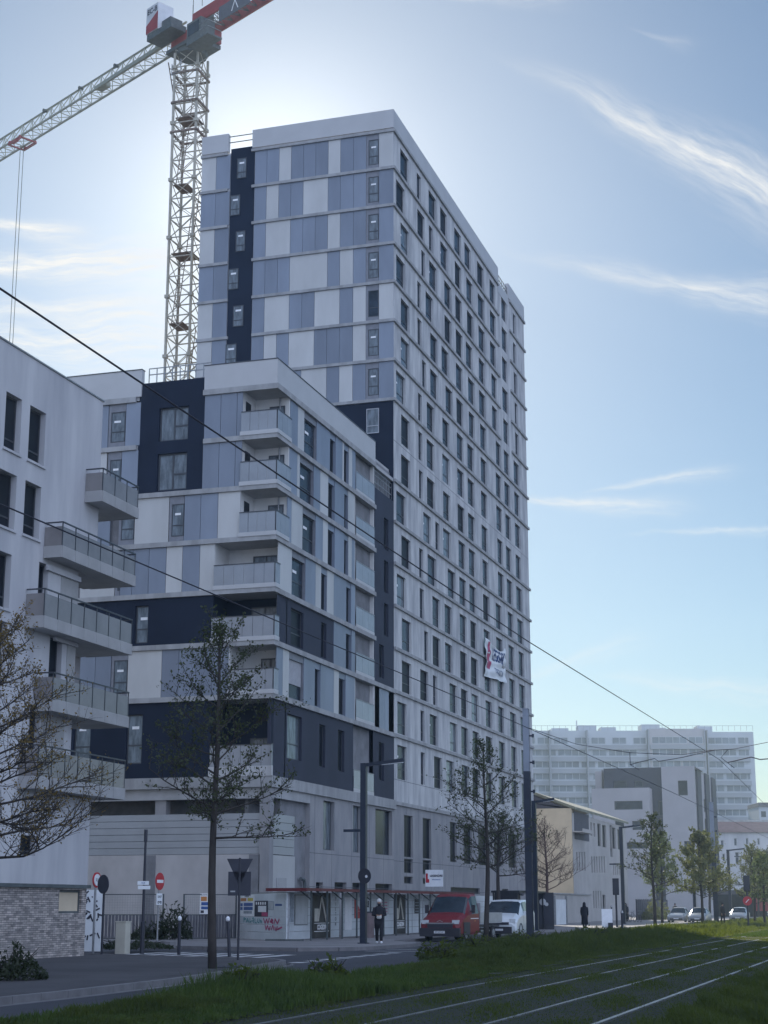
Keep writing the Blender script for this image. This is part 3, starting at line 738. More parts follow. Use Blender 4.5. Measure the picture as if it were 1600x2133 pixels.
# stair strip and bands: the front's navy, lightened in colour for the brighter street side
z45 = (bz[4]+bz[5])/2
ch = [(u_(1015, z45), u_(1080, z45), bz[5]+.3, bz[4]-.5), (u_(1172, z45), u_(1200, z45), bz[5]+.3, bz[4]-.5)]
wall_holes(dk, BS, u_(940, z45), u_(1235, z45), bz[5]+.14, bz[4]-.13, ch, .2)
v6 = lambda v: BS.u(180+v/2.424, 9.8)
ch6 = [(v6(1013), v6(1087), 9.05, 11.35), (v6(1175), v6(1206), 9.0, 11.3), (v6(1270), v6(1302), 9.0, 11.3), (v6(1477), v6(1503), 9.0, 11.3)]
lg6 = (v6(1347), v6(1448), 8.9, 11.9)
wall_holes(dk, BS, BY, TY0-.01, 6.55+1.44, bz[6]-.12, ch6+[lg6, (BY-.1, v6(943), 8.9, 12)], .2)
sh = []
for r, zt in ((0, None), (1, 0), (2, 0), (3, 0), (4, 0)):
    if r == 0: continue
    z0, z1 = bz[r+1]+.55, bz[r]-.15
    p = (1500, 1523) if r < 4 else (1475, 1500)
    sh.append((u_(p[0], (z0+z1)/2), u_(p[1], (z0+z1)/2), z0, z1))
wall_holes(dk, BS, BYE+.02, TY0-.01, bz[5]+.14, 27.05, sh, .2)
dk.build('lit_navy_cladding', 'lit_navy_and_slate', block)
for q in ch+ch6+sh:
    fr, pn = window_mb(BS, *q, -.15, transom=.35 if q[1]-q[0] > 1.4 else 0); f = fr.build('window', 'window_frame', block); pn.build('pane', 'curtain_pane' if q is ch6[0] else 'pane_dark', f)
for c, a, b, z0, z1 in sw:
    m1 = MB(); BS.box(m1, a, b, -.2, -.02, z1-.35, z1); BS.box(m1, a, a+.02, -.2, -.0, z0, z1-.35); BS.box(m1, b-.02, b, -.2, .0, z0, z1-.35); BS.box(m1, a+.02, b-.02, -.2, -.02, z0, z0+.08)
    f = m1.build('window', 'shutter_box' if c != 'w' else 'blue_panel', block)
    fr, pn = window_mb(BS, a+.02, b-.02, z0+.08, z1-.35, -.15, transom=.4 if c != 'w' else 0); fr.build('frame', 'window_frame', f); pn.build('pane', 'pane' if c != 'w' else 'pane_dark', f)
    if c == 'S': s_ = MB(); BS.box(s_, a+.08, b-.08, -.14, -.12, z0+.85, z1-.35); s_.build('roller_shutter', 'shutter', f)
    elif c == 'W': s_ = MB(); BS.box(s_, a+.5, a+1.1, -.145, -.14, z1-1.1, z1-.95); s_.build('sticker', 'sticker', f)
# the corner loggias with their glass balustrades
def door(F, a, b, z0, z1, w, root, pane='curtain_pane'):
    fr, pn = window_mb(F, a, b, z0, z1, w, transom=0, mull=True, bar=.07); f = fr.build('balcony_door', 'window_frame', root); pn.build('pane', pane, f)
for r in range(7):
    z0, z1 = bz[r+1]+.12, bz[r]-.10
    pxl = [505, 503, 501, 448, 443, 478, 440][r]; pxr = [603, 601, 597, 578, 576, 574, 560][r]
    xl = BF.u(pxl, (z0+z1)/2); yr = BS.u(pxr, (z0+z1)/2)
    navy = r in (4, 6); wm = 'navy_panel' if navy else 'loggia_white'
    lo = MB(); back = BY+1.9; yr_ = max(yr, back)
    lo.box(xl-.10, xl-.02, BY+.02, back, z0, z1)                       # left cheek
    lo.box(xl-.02, FX-.0, back, back+.12, z0, z1)                       # back wall
    if yr > back+.15: lo.box(FX-.12, FX+.01, back+.12, yr, z0, z1)
    root = lo.build('corner_loggia', wm, block)
    bk = Fac('F', back); wd = FX-xl
    door(bk, xl+wd*.42, xl+wd*.88, z0+.02, z0+2.1, .05, root)
    if not navy and r < 3:
        sd_ = MB(); sd_.box(xl-.02, xl+.0, BY+.5, BY+1.2, z0+.1, z0+2.1); sd_.build('side_window', 'pane_dark', root)
    pp_ = MB(); pp_.tube([(FX-.5, back-.08, z0), (FX-.5, back-.08, z1)], .045, 8); pp_.build('drain_pipe', 'galvanised', root)
    bal = MB(); h = 1.05; zb = z0+(.22 if r < 6 else .5)
    ye = min(yr, back)
    n = 4 if wd < 2 else 6
    for i in range(n):
        a_, b_ = xl+(FX+.10-xl)*i/n, xl+(FX+.10-xl)*(i+1)/n; bal.box(a_+.01, b_-.01, BY-.16, BY-.145, zb, zb+h)
    for i in range(3):
        a_, b_ = BY-.14+(ye-BY+.14)*i/3, BY-.14+(ye-BY+.14)*(i+1)/3; bal.box(FX+.145, FX+.16, a_+.01, b_-.01, zb, zb+h)
    g = bal.build('balustrade', 'frosted_glass', root)
    tr = MB(); tr.box(xl, FX+.175, BY-.185, BY-.125, zb+h, zb+h+.05); tr.box(FX+.125, FX+.18, BY-.125, ye, zb+h, zb+h+.05); tr.build('handrail', 'rail_metal', g)
    fs = MB(); fs.box(xl-.05, FX+.17, BY-.18, BY-.143, z0+.0, zb); fs.box(FX+.143, FX+.18, BY-.142, ye, z0, zb); fs.build('balcony_edge', 'parapet_panel', g)
# small loggias on the street side
for r in range(7):
    z0, z1 = bz[r+1]+.13, bz[r]-.12; zc = (z0+z1)/2
    a, b = (BS.u(740, zc), BS.u(779, zc)) if r < 6 else lg6[:2]
    b = min(b, BYE-.06) if r < 6 else b
    if r < 6: a = BS.u(740.5, zc)
    lo = MB(); wm = 'loggia_white' if r < 6 else 'navy_panel'
    lo.box(FX-1.6, FX-.02, b-.0, b+.10, z0, z1); lo.box(FX-1.6, FX-.02, a-.1, a, z0, z1); lo.box(FX-1.72, FX-1.6, a-.1, b+.1, z0, z1)
    root = lo.build('side_loggia', wm, block)
    fr, pn = window_mb(Fac('F', b), FX-1.35, FX-.62, z0+.85, z0+2.0, .06, transom=0, bar=.05); f = fr.build('loggia_window', 'window_frame', root); pn.build('pane', 'pane_dark', f)
    bal = MB(); zb = z0+.22
    for i in range(3): bal.box(FX+.03, FX+.045, a+(b-a)*i/3+.01, a+(b-a)*(i+1)/3-.01, zb, zb+1.05)
    g = bal.build('balustrade', 'frosted_glass', root)
    fs = MB(); fs.box(FX+.02, FX+.06, a, b, z0, zb); fs.build('balcony_edge', 'parapet_panel', g)
    tr = MB(); tr.box(FX+.01, FX+.06, a, b, zb+1.05, zb+1.09); tr.build('handrail', 'galvanised', g)
# infill walls of row 6 between street facade cladding and the strip beside the loggias in row 5
for r in (5,):
    z0, z1 = bz[6]+.15, bz[5]-.13
    for c, a, b in (('L', 1448, 1474), ('B', 1503, 1548)):
        panel(BS, c, BS.u(200+a/2.5, 13.3), min(TY0-.02, BS.u(200+b/2.5, 13.3)), z0, z1)
wq = (BS.u(200+1475/2.5, 13.3), BS.u(200+1502/2.5, 13.3), bz[6]+.15, bz[5]-.13)
fr, pn = window_mb(BS, *wq, -.12, transom=0); f = fr.build('window', 'window_frame', block); pn.build('pane', 'pane_dark', f)
# inner core so nothing shows through, roof
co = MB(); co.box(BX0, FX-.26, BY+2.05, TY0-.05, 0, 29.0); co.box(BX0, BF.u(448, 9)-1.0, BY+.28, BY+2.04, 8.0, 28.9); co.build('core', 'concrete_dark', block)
jm = MB()
# podium
zP = 7.43
pw = MB(); pC = (BS.u(645, 4), TY0-.01)
q = []
for (a, b, y0, y1) in ((673, 697, 1669, 1771), (735, 753, 1679, 1776), (782, 817, 1687, 1781), (658, 673, 1838, 1859), (697, 722, 1838, 1860), (734, 756, 1839, 1861), (782, 817, 1841, 1862)):
    q.append((W(a, y1, X=FX).y, W(b, y0, X=FX).y, W((a+b)/2, y1, X=FX).z, W((a+b)/2, y0, X=FX).z))
wall_holes(pw, BS, pC[0], pC[1], 0, 8.0-.01, q, .25)
pw.box(FX-.6, FX-.005, pC[0]-.0, pC[0]+.02, 0, zP)
pw.build('podium_wall', 'podium_concrete', block)
for i, o in enumerate(q):
    fr, pn = window_mb(BS, *o, -.22, transom=0); f = fr.build('podium_window', 'window_frame', block); pn.build('pane', ('curtain_pane', 'curtain_pane', 'pane')[i] if i < 3 else 'pane_dark', f)
jn = MB()
for u in (78, 81.6, 84.0, 86.8, 90.2, 93.5, 96.2): 
    if u > pC[0]: BS.box(jn, u, u+.03, .001, .004, .2, 7.4)
for z in (2.6, 4.35): BS.box(jn, pC[0], TY0, .001, .004, z, z+.03)
jn.build('panel_joints', 'joint', block)
x1 = BF.u(330, 6)
for q3 in ((FX-.55, FX, BY, BY+.55), (x1-.3, x1+.3, BY+.22, BY+.75), (BX0, BX0+.6, BY+.05, BY+.6)):
    pl = MB(); pl.box(*q3, 0, zP); pl.build('pillar', 'podium_concrete', block)
bm_ = MB(); bm_.box(BX0, FX-.02, BY+.08, BY+.6, zP-.55+.0, 7.745); bm_.box(FX-.5, FX+.0, BY+.6, pC[0], zP-.5, 7.73); bm_.build('beam', 'concrete_smooth', block)
# ribbed white sheets closing the ground floor, wall below
zt, zm = W(300, 1697, Y=BY).z, W(300, 1781, Y=BY).z
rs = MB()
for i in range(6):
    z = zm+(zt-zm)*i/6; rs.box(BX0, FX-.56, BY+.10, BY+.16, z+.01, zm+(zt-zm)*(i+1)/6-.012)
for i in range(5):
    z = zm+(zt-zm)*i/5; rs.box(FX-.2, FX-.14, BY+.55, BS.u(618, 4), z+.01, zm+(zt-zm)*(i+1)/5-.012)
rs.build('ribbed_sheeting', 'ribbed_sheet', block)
rb = MB(); rb.box(BX0, FX-.56, BY+.17, BY+.2, zm, zt-.03); rb.box(FX-.24, FX-.205, BY+.55, BS.u(618, 4), zm, zt-.3); rb.build('sheeting_backing', 'dark_steel', block)
lw = MB(); lw.box(BX0, FX-.56, BY+.06, BY+.2, 0, zm-.01); lw.build('lower_wall', 'site_wall', block)
lw = MB(); lw.box(FX-.24, FX-.12, BY+.55, BS.u(618, 2), 0, zm-.03); lw.build('white_lower_wall', 'white_sheet', block)
for q3 in ((303, 322), (518, 540)): lw = MB(); lw.box(BF.u(q3[0], 3), BF.u(q3[1], 3), BY+.0, BY+.06, 0, zm-.03); lw.build('wall_pier', 'concrete_dark', block)
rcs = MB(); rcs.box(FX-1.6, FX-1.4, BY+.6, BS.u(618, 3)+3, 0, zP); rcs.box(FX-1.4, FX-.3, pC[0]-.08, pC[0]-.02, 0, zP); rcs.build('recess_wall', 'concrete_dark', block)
pi = MB(); py = BS.u(637, 3); pi.tube([(FX-.05, py-.6, 3.0), (FX-.05, py-.1, 2.95), (FX-.05, py, 2.7), (FX-.05, py, .2)], .09, 8); pi.build('drain_pipe', 'dark_steel', block)
vn = MB(); vn.box(FX-.12, FX-.08, BS.u(580, 2.5), BS.u(600, 2.5), 2.35, 3.0); vn.build('vent_panel', 'concrete_smooth', block)

# ================================================================ white building at the left edge
AX = -30.05; AS = Fac('S', AX)
ab = thing('white_apartment_building', 'white rendered apartment building with jutting metal balconies at the left edge', 'apartment building', (AX, 57, 0), world=True)
sA = lambda px_, py_, x=AX: W(px_, py_, X=x)
aw = []
for (a, b, y0, y1) in ((10, 44, 822, 940), (60, 94, 851, 965), (-8, 33, 981, 1098), (50, 84, 1006, 1119), (-30, 22, 1145, 1262)):
    p = sA(a, (y0+y1)/2).y; q_ = sA(b, (y0+y1)/2).y; aw.append((p, q_, sA((a+b)/2, y1).z, sA((a+b)/2, y0).z))
zS = 14.2
hw = MB(); wall_holes(hw, AS, 30, 57.15, zS, 21.5, [o for o in aw if o[2] > zS], .28)
lowW = [(sA(80, 1210).y, sA(100, 1210).y, 12.2, 14.0), (sA(102, 1380).y, sA(128, 1380).y, 9.4, 11.4), (sA(60, 1530).y, sA(82, 1530).y, 6.6, 8.7), (sA(42, 1760).y, sA(74, 1760).y, sA(55, 1782).z, sA(55, 1740).z), (sA(-30, 1400).y, sA(10, 1400).y, 9.6, 11.4)]
ye2 = 55.75
wall_holes(hw, AS, 30, ye2, 5.6, zS, lowW[:3]+[lowW[4]]+[o for o in aw if o[2] < zS], .35)
wall_holes(hw, AS, 30, 57.5, 0, 5.6, [lowW[3]], .25)
hw.box(-46, AX-.01, 57.15, 57.2, zS, 21.5); hw.box(-46, AX-.36, ye2, ye2+.05, 5.6, zS); hw.box(-46, AX-.01, 57.5, 57.55, 0, 5.6)
hw.poly([(-46, ye2, zS), (AX, ye2, zS), (AX, 57.2, zS), (-46, 57.2, zS)])
hw.box(-46, AX-.3, 30, 57.1, 21.2, 21.45); hw.box(-46, AX-.5, 30, ye2-.05, 0, 21.1)
hw.build('wall', 'white_render', ab)
cp = MB(); cp.box(AX-.3, AX+.05, 30, 57.25, 21.502, 21.56); cp.box(-46, AX-.3, 56.9, 57.25, 21.502, 21.56); cp.build('coping', 'galvanised', ab)
for o in aw+lowW:
    d = .26 if o in aw else .24
    fr, pn = window_mb(AS, *o, -d+.03, transom=.22 if o[1]-o[0] > .9 else 0, bar=.06); f = fr.build('window', 'window_frame', ab); pn.build('pane', 'pane_dark', f)
    if o in aw: s_ = MB(); AS.box(s_, o[0]-.08, o[1]+.08, -.1, .07, o[2]-.1, o[2]-.01); s_.build('sill', 'white_render', f)
# tan infill beside the balcony doors
ti = MB(); AS.box(ti, 54.4, ye2+.004, -.3, .02, 11.55, 13.85); AS.box(ti, 55.1, ye2+.004, -.3, .02, 8.8, 11.25); AS.box(ti, 53.4, ye2-.6, -.3, .02, 5.95, 8.4); ti.build('beige_wall_panel', 'balcony_fascia', ab)
bl = MB(); AS.box(bl, 53.2, ye2+.02, 0, .12, 13.78, 13.98); AS.box(bl, 54.0, ye2+.02, 0, .12, 11.25, 11.4); bl.build('lintel', 'white_render', ab)
BX = -29.3
for (y0, y1, zr, zb, lab) in ((56.0, 59.15, 18.35, 17.04, 'short balcony'), (53.0, 59.1, 15.52, 14.21, ''), (51.9, 59.0, 12.8, 11.40, ''), (52.8, 58.95, 9.87, 8.5, ''), (52.0, 58.85, 7.18, 5.68, '')):
    s_ = MB(); s_.box(-31.6 if y0 < 57 else -31.3, BX, max(y0, ye2+.06), y1, zb, zb+.18); s_.box(AX+.003, BX, y0, max(y0, ye2+.06), zb, zb+.18)
    if zb > 17: s_ = MB(); s_.box(AX+.003, BX, y0, y1, zb, zb+.18); s_.box(-31.3, AX+.002, 57.21, y1, zb, zb+.18)
    root = s_.build('balcony', 'soffit', ab)
    n = max(2, round((y1-y0)/1.05)); fa = MB(); gl = MB(); ra = MB()
    for i in range(n):
        a_, b_ = y0+(y1-y0)*i/n, y0+(y1-y0)*(i+1)/n
        fa.box(BX, BX+.03, a_+.008, b_-.008, zb-.02, zb+.42); gl.box(BX-.02, BX-.005, a_+.02, b_-.02, zb+.42, zr-.16)
        ra.bar((BX-.01, a_+.02, zb+.4), (BX-.01, a_+.02, zr), .035)
    fa.box(AX+.01, BX, y0-.03, y0, zb-.02, zb+.42); gl.box(AX+.02, BX-.02, y0-.02, y0-.005, zb+.42, zr-.16); fa.box(-31.3, BX+.03, y1, y1+.03, zb-.02, zb+.42)
    ra.bar((AX+.02, y0, zr), (BX, y0, zr), .05); ra.bar((BX, y0, zr), (BX, y1, zr), .05); ra.bar((BX, y1, zr), (-31.3, y1, zr), .05); ra.bar((BX-.01, y1-.02, zb+.4), (BX-.01, y1-.02, zr), .035)
    fa.build('fascia', 'balcony_fascia', root); gl.build('screen', 'tinted_glass', root); ra.build('railing', 'rail_metal', root)
# bikes and pots stored on the middle balcony read as dark clutter
ct = MB()
for i in range(3):
    cyy = 57.2+i*.55; 
    for dx in (0,): ct.tube([(-29.75, cyy+.28*math.cos(t), 12.35+.3*math.sin(t)) for t in [R(a) for a in range(0, 361, 30)]], .03, 5)
ct.bar((-29.75, 57.2, 12.3), (-29.75, 58.3, 12.8), .05); ct.bar((-29.75, 57.75, 12.3), (-29.75, 57.6, 13.05), .04); ct.bar((-29.75, 57.0, 13.0), (-29.75, 57.5, 12.95), .05)
tag(ct.build('bicycle', 'ink', off=(-29.75, 57.7, 11.6)), 'dark bicycle leaning inside the third balcony from the top of the white building', 'bicycle')

# low stone-clad annex in front of it
an = thing('stone_annex', 'low annex clad in split stone with dark coping, below the white building', 'annex', (-24.8, 45, 0), world=True)
q = (W(123, 1875, X=-24.8).y, W(170, 1875, X=-24.8).y, 1.42, 2.1)
m_ = MB(); wall_holes(m_, Fac('S', -24.8), 18, 47.45, 0, 2.16, [q], .15); m_.box(-30, -24.803, 47.4, 47.45, 0, 2.16); m_.poly([(-30, 18, 2.16), (-24.8, 18, 2.16), (-24.8, 47.45, 2.16), (-30, 47.45, 2.16)])
m_.build('stone_wall', 'stone_wall', an)
m_ = MB(); m_.box(-30, -24.7, 18, 47.55, 2.165, 2.27); m_.build('coping', 'dark_steel', an)
fr, pn = window_mb(Fac('S', -24.8), *q, -.08, transom=0, bar=.06); f = fr.build('window', 'dark_steel', an); pn.build('pane', 'tan_wall', f)
# ================================================================ tower crane
CC = Vector((-47.75, 102.7, 0)); JU = Vector((-.875, .485, 0)).normalized(); JN = Vector((-.485, -.875, 0)).normalized()
ZB = 65.7
crane = thing('tower_crane', 'tall lattice tower crane with red counter jib, left of the tower', 'crane', tuple(CC), world=True)
J = lambda a, b, z: CC+JU*a+JN*b+Vector((0, 0, z))
h = .93; m_ = MB(); cs = [(-h, -h), (h, -h), (h, h), (-h, h)]
for sx_, sy_ in cs: m_.bar(CC+Vector((sx_, sy_, 8)), CC+Vector((sx_, sy_, 63.9)), .15)
z = 8.0; i = 0
while z < 63.3:
    z2 = z+1.52
    for j in range(4):
        a, b = cs[j], cs[(j+1) % 4]
        A0 = CC+Vector((a[0], a[1], z)); B0 = CC+Vector((b[0], b[1], z)); B1 = CC+Vector((b[0], b[1], z2)); A1 = CC+Vector((a[0], a[1], z2))
        m_.bar(A0, B0, .075); m_.bar(A0, B1, .045); m_.bar(B0, A1, .045)
    if i % 3 == 0:
        for a in cs: m_.box(CC.x+a[0]-.16, CC.x+a[0]+.16, CC.y+a[1]-.16, CC.y+a[1]+.16, z-.12, z+.12)
    z = z2; i += 1
m_.build('mast', 'crane_paint', crane)
m_ = MB()
for k in range(10):
    z = 10+k*5.4; s_ = 1 if k % 2 else -1
    m_.box(CC.x-.8, CC.x+.8, CC.y-.8, CC.y+.8, z, z+.07) if k % 2 else m_.box(CC.x-.8, CC.x+.3, CC.y-.8, CC.y+.8, z, z+.07)
    for dx in (-.2, .2): m_.bar(CC+Vector((s_*.5+dx, -.6, z)), CC+Vector((s_*.5+dx, .6, z+5.4)), .05)
    for q in range(14): t = q/14; m_.bar(CC+Vector((s_*.5-.2, -.6+1.2*t, z+5.4*t)), CC+Vector((s_*.5+.2, -.6+1.2*t, z+5.4*t)), .03)
m_.build('ladder_platforms', 'crane_rust', crane)
for z in (57.4, 59.8, 62.2):
    m_ = MB()
    for j in range(4):
        a, b = cs[j], cs[(j+1) % 4]; m_.bar(CC+Vector((a[0]*1.12, a[1]*1.12, z)), CC+Vector((b[0]*1.12, b[1]*1.12, z)), .14)
    m_.build('mast_collar', 'crane_rust', crane)
m_ = MB()
for q in range(5): m_.bar(J(1.3+q*.12, -.7, 61.4+q*.5), J(1.3+q*.12, .7, 61.4+q*.5), .05)
for b in (-.7, .7): m_.bar(J(1.2, b, 61.0), J(2.0, b, 64.0), .06)
m_.build('access_ladder', 'crane_rust', crane)
m_ = MB(); m_.tube([CC+Vector((0, 0, 63.9)), CC+Vector((0, 0, 64.2))], [1.15, 1.25], 16)
m_.prism([tuple(J(1.5, -1.2, 0))[:2], tuple(J(1.5, 1.3, 0))[:2], tuple(J(-2.0, 1.3, 0))[:2], tuple(J(-2.0, -1.2, 0))[:2]], 64.2, 64.5)
m_.build('slewing_platform', 'dark_steel', crane)
m_ = MB()
m_.prism([tuple(J(1.3, -1.0, 0))[:2], tuple(J(1.3, 1.0, 0))[:2], tuple(J(-2.2, 1.1, 0))[:2], tuple(J(-2.2, -1.1, 0))[:2]], 64.52, 65.5)
m_.bar(J(.6, -.9, 64.6), J(-.2, 0, 66.4), .16); m_.bar(J(.6, .9, 64.6), J(-.2, 0, 66.4), .16); m_.bar(J(-1.6, 0, 64.6), J(-.2, 0, 66.4), .16)
m_.build('turntable_frame', 'red_paint', crane)
jb = MB(); L = 34.0; Ht = 1.5; hw_ = .62
n = 22
def jz(a): return ZB
for b in (-hw_, hw_): jb.bar(J(1.0, b, ZB), J(L, b, ZB), .13)
jb.tube([J(.8, 0, ZB+Ht), J(L, 0, ZB+Ht)], .09, 6)
for i in range(n):
    a0 = 1.0+(L-1.0)*i/n; a1 = 1.0+(L-1.0)*(i+1)/n; am = (a0+a1)/2
    for b in (-hw_, hw_): jb.bar(J(a0, b, ZB), J(am, 0, ZB+Ht), .055); jb.bar(J(am, 0, ZB+Ht), J(a1, b, ZB), .055)
    jb.bar(J(a0, -hw_, ZB), J(a0, hw_, ZB), .055); jb.bar(J(a0, -hw_, ZB), J(a1, hw_, ZB), .045)
jb.build('jib', 'crane_cream', crane)
m_ = MB(); m_.bar(J(1.4, .95, ZB-.1), J(12.0, .75, ZB-.05), .16, .30); m_.bar(J(10.8, .3, ZB+.1), J(12.0, .3, ZB+.1), .5, .4); m_.build('jib_walkway', 'crane_cream', crane)
for a in (1.0+L*.27, 1.0+L*.42, 1.0+L*.58): m_ = MB(); m_.tube([J(a, -.2, ZB+Ht+.05), J(a, .2, ZB+Ht+.05)], .14, 8); m_.bar(J(a-.3, 0, ZB+Ht), J(a+.3, 0, ZB+Ht), .16); m_.build('jib_joint', 'dark_steel', crane)
ta = 24.2
m_ = MB()
for b in (-.75, .75): m_.bar(J(ta-1.0, b, ZB-.25), J(ta+1.0, b, ZB-.25), .14, .2)
for a in (-1, 1): m_.bar(J(ta+a, -.75, ZB-.25), J(ta+a, .75, ZB-.25), .12)
for a in (-.8, .8):
    for b in (-.75, .75): m_.tube([J(ta+a, b-.06, ZB-.12), J(ta+a, b+.06, ZB-.12)], .15, 10)
m_.bar(J(ta-1.0, 1.0, ZB-.7), J(ta-.2, 1.0, ZB-.7), .08); m_.bar(J(ta-1.0, .75, ZB-.25), J(ta-1.0, 1.0, ZB-.7), .06)
tr_ = m_.build('trolley', 'red_paint', crane)
m_ = MB()
for d in (-.28, .28): m_.tube([J(ta+d, 0, ZB-.3), J(ta+d*.9, 0, 26)], .028, 5)
m_.build('hoist_rope', 'dark_steel', tr_)
m_ = MB(); m_.box(J(ta, 0, 0).x-.25, J(ta, 0, 0).x+.25, J(ta, 0, 0).y-.15, J(ta, 0, 0).y+.15, 25.2, 26.1); m_.tube([J(ta, 0, 25.2), J(ta, 0, 24.7), J(ta+.15, 0, 24.5)], .06, 6); m_.build('hook_block', 'red_paint', tr_)
cj = MB()
for b in (-1.0, 1.0): cj.bar(J(-1.4, b, ZB+.30), J(-20, b, ZB+.30), .14, .95)
cj.build('counter_jib_beams', 'red_paint', crane)
cl = MB()
for i in range(14):
    a = -1.8-i*.95
    cl.bar(J(a, -1, ZB+.1), J(a, 1, ZB+.1), .06); cl.bar(J(a, -1, ZB+.1), J(a-.95, 1, ZB+.1), .05); cl.bar(J(a, -1, ZB+.8), J(a-.95, 1, ZB+.8), .05); cl.bar(J(a, 1, ZB+.1), J(a-.95, -1, ZB+.1), .05)
for b in (-1.15, 1.15):
    cl.bar(J(-1.4, b, ZB+2.0), J(-15, b, ZB+2.0), .04)
    for i in range(12): cl.bar(J(-1.6-i*1.1, b, ZB+.9), J(-1.6-i*1.1, b, ZB+2.0), .035)
cl.build('counter_jib_lattice', 'dark_steel', crane)
m_ = MB()
for a in (-17.5, -18.6, -19.7):
    m_.prism([tuple(J(a, -.8, 0))[:2], tuple(J(a, .8, 0))[:2], tuple(J(a-.9, .8, 0))[:2], tuple(J(a-.9, -.8, 0))[:2]], ZB-1.6, ZB+1.4)
m_.build('counterweight', 'concrete_dark', crane)
# hanging dark advertising panel
m_ = MB(); bs = 1.25
m_.prism([tuple(J(-5.0, bs, 0))[:2], tuple(J(-8.6, bs, 0))[:2], tuple(J(-8.6, bs+.08, 0))[:2], tuple(J(-5.0, bs+.08, 0))[:2]], ZB-1.45, ZB-.3)
sp = m_.build('advert_panel', 'banner_grey', crane)
m_ = MB()
c0 = J(-6.9, bs+.1, ZB-.9); v_ = Vector((0, 0, 1))
tri = [c0+v_*.42, c0-v_*.35-JU*-.36, c0-v_*.35+JU*-.36]
for p, q_ in ((0, 1), (0, 2)): m_.bar(tri[p], tri[q_], .05)
m_.build('emblem', 'sticker', sp)
# white and red cabinet with lettering
bx = lambda mb, a0, a1, b0, b1, z0, z1: mb.prism([tuple(J(a0, b0, 0))[:2], tuple(J(a0, b1, 0))[:2], tuple(J(a1, b1, 0))[:2], tuple(J(a1, b0, 0))[:2]], z0, z1)
m_ = MB(); bx(m_, 2.5, 1.0, 1.1, 2.5, 65.8, 68.0); cab = m_.build('switch_cabinet', 'crane_white', crane)
m_ = MB(); A_, B_ = J(2.5, 2.505, 0), J(1.0, 2.505, 0)
m_.poly([(A_.x, A_.y, 65.82), (B_.x, B_.y, 65.82), (B_.x, B_.y, 67.3), (A_.x, A_.y, 66.5)]); m_.build('red_flash', 'red_paint', cab)
lettering('lettering', 'EC-B', .60, 'ink', cab, tuple(J(1.75, 2.52, 67.55)), tuple(-JU), bold=.015)
m_ = MB(); bx(m_, .9, -.2, 1.1, 2.2, 65.6, 66.4); bx(m_, 2.5, -.6, 1.0, 2.4, 65.3, 65.78); m_.build('cabinet_platform', 'dark_steel', crane)
m_ = MB()
for a in (-.9, -.3, .5): m_.tube([J(a, -.3, 66.0), J(a, .5, 66.0)], .28, 10)
m_.bar(J(0, 0, 64.6), J(0, 0, 68.3), .05); m_.bar(J(-2, .6, 66.6), J(-9, .9, 67.4), .05); m_.bar(J(0, .2, 66.5), J(-2, .6, 66.6), .12); bx(m_, -1.2, -2.0, -.5, .5, 66.2, 66.9); m_.build('winch', 'dark_steel', crane)
# operator cab on the right of the mast head
m_ = MB(); bx(m_, -1.9, -3.6, .6, 1.9, 63.3, 65.1); bx(m_, -3.6, -4.5, .6, 1.9, 63.3, 63.45); cb = m_.build('operator_cab', 'dark_steel', crane)
m_ = MB(); bx(m_, -2.1, -3.4, 1.905, 1.93, 64.0, 64.9); m_.build('cab_glazing', 'pane', cb)
m_ = MB()
for z in (63.2, 63.7): m_.bar(J(-4.4, .6, z+.8), J(-4.4, 1.9, z+.8), .04); m_.bar(J(-3.4, 1.9, z+.8), J(-4.4, 1.9, z+.8), .04)
for a in (-1.3, -2.4): m_.bar(J(a, 2.7, 60.9), J(a, 2.7, 61.8), .05)
m_.bar(J(-1.3, 2.7, 60.9), J(-2.4, 2.7, 60.9), .05); m_.build('cab_railing', 'galvanised', cb)
m_ = MB(); m_.box(CC.x-1.6, CC.x+1.6, CC.y-1.6, CC.y-1.2, 31.4, 31.9); m_.box(CC.x-1.6, CC.x+1.6, CC.y+1.2, CC.y+1.6, 31.4, 31.9); m_.box(CC.x+1.2, CC.x+1.6, CC.y-1.2, CC.y+1.2, 31.4, 31.9); m_.build('tie_frame', 'red_paint', crane)

# ================================================================ buildings further along the street
# school-like building with tan gable wall
GY = 155.0; SF = Fac('F', GY); SS = Fac('S', FX)
sc = thing('street_building', 'three storey building with tan gable wall and sloping roof just beyond the tower', 'building', (FX, GY, 0), world=True)
gx0 = SF.u(1085, 5)
zg = 10.7
m_ = MB(); m_.box(gx0, FX-.02, GY, GY+.4, 0, W(1150, 1684, Y=GY).z); m_.build('gable_wall', 'tan_wall', sc)
ops_ = []
def so_(a, b, y0, y1): ops_.append((W(a, (y0+y1)/2, X=FX).y, W(b, (y0+y1)/2, X=FX).y, W((a+b)/2, y1, X=FX).z, W((a+b)/2, y0, X=FX).z))
for a, b, y0, y1 in ((1230, 1233.5, 1713, 1741), (1236.5, 1240, 1715, 1743), (1245, 1252, 1716, 1763), (1255, 1263, 1719, 1765), (1275, 1283, 1724, 1768), (1287, 1295, 1728, 1770), (1256, 1262, 1864, 1905), (1271, 1276, 1719, 1785)): so_(a, b, y0, y1)
for i in range(4): so_(1201+i*5.4, 1203.6+i*5.4, 1775, 1814)
for i in range(6): so_(1232+i*5.2, 1234.6+i*5.2, 1784, 1818)
for i in range(5): so_(1277+i*4.1, 1279+i*4.1, 1798, 1823)
for i in range(4): so_(1236+i*5, 1238.2+i*5, 1856, 1892)
ye = SS.u(1306, 6); ops_ = [o for o in ops_ if o[1] < ye]
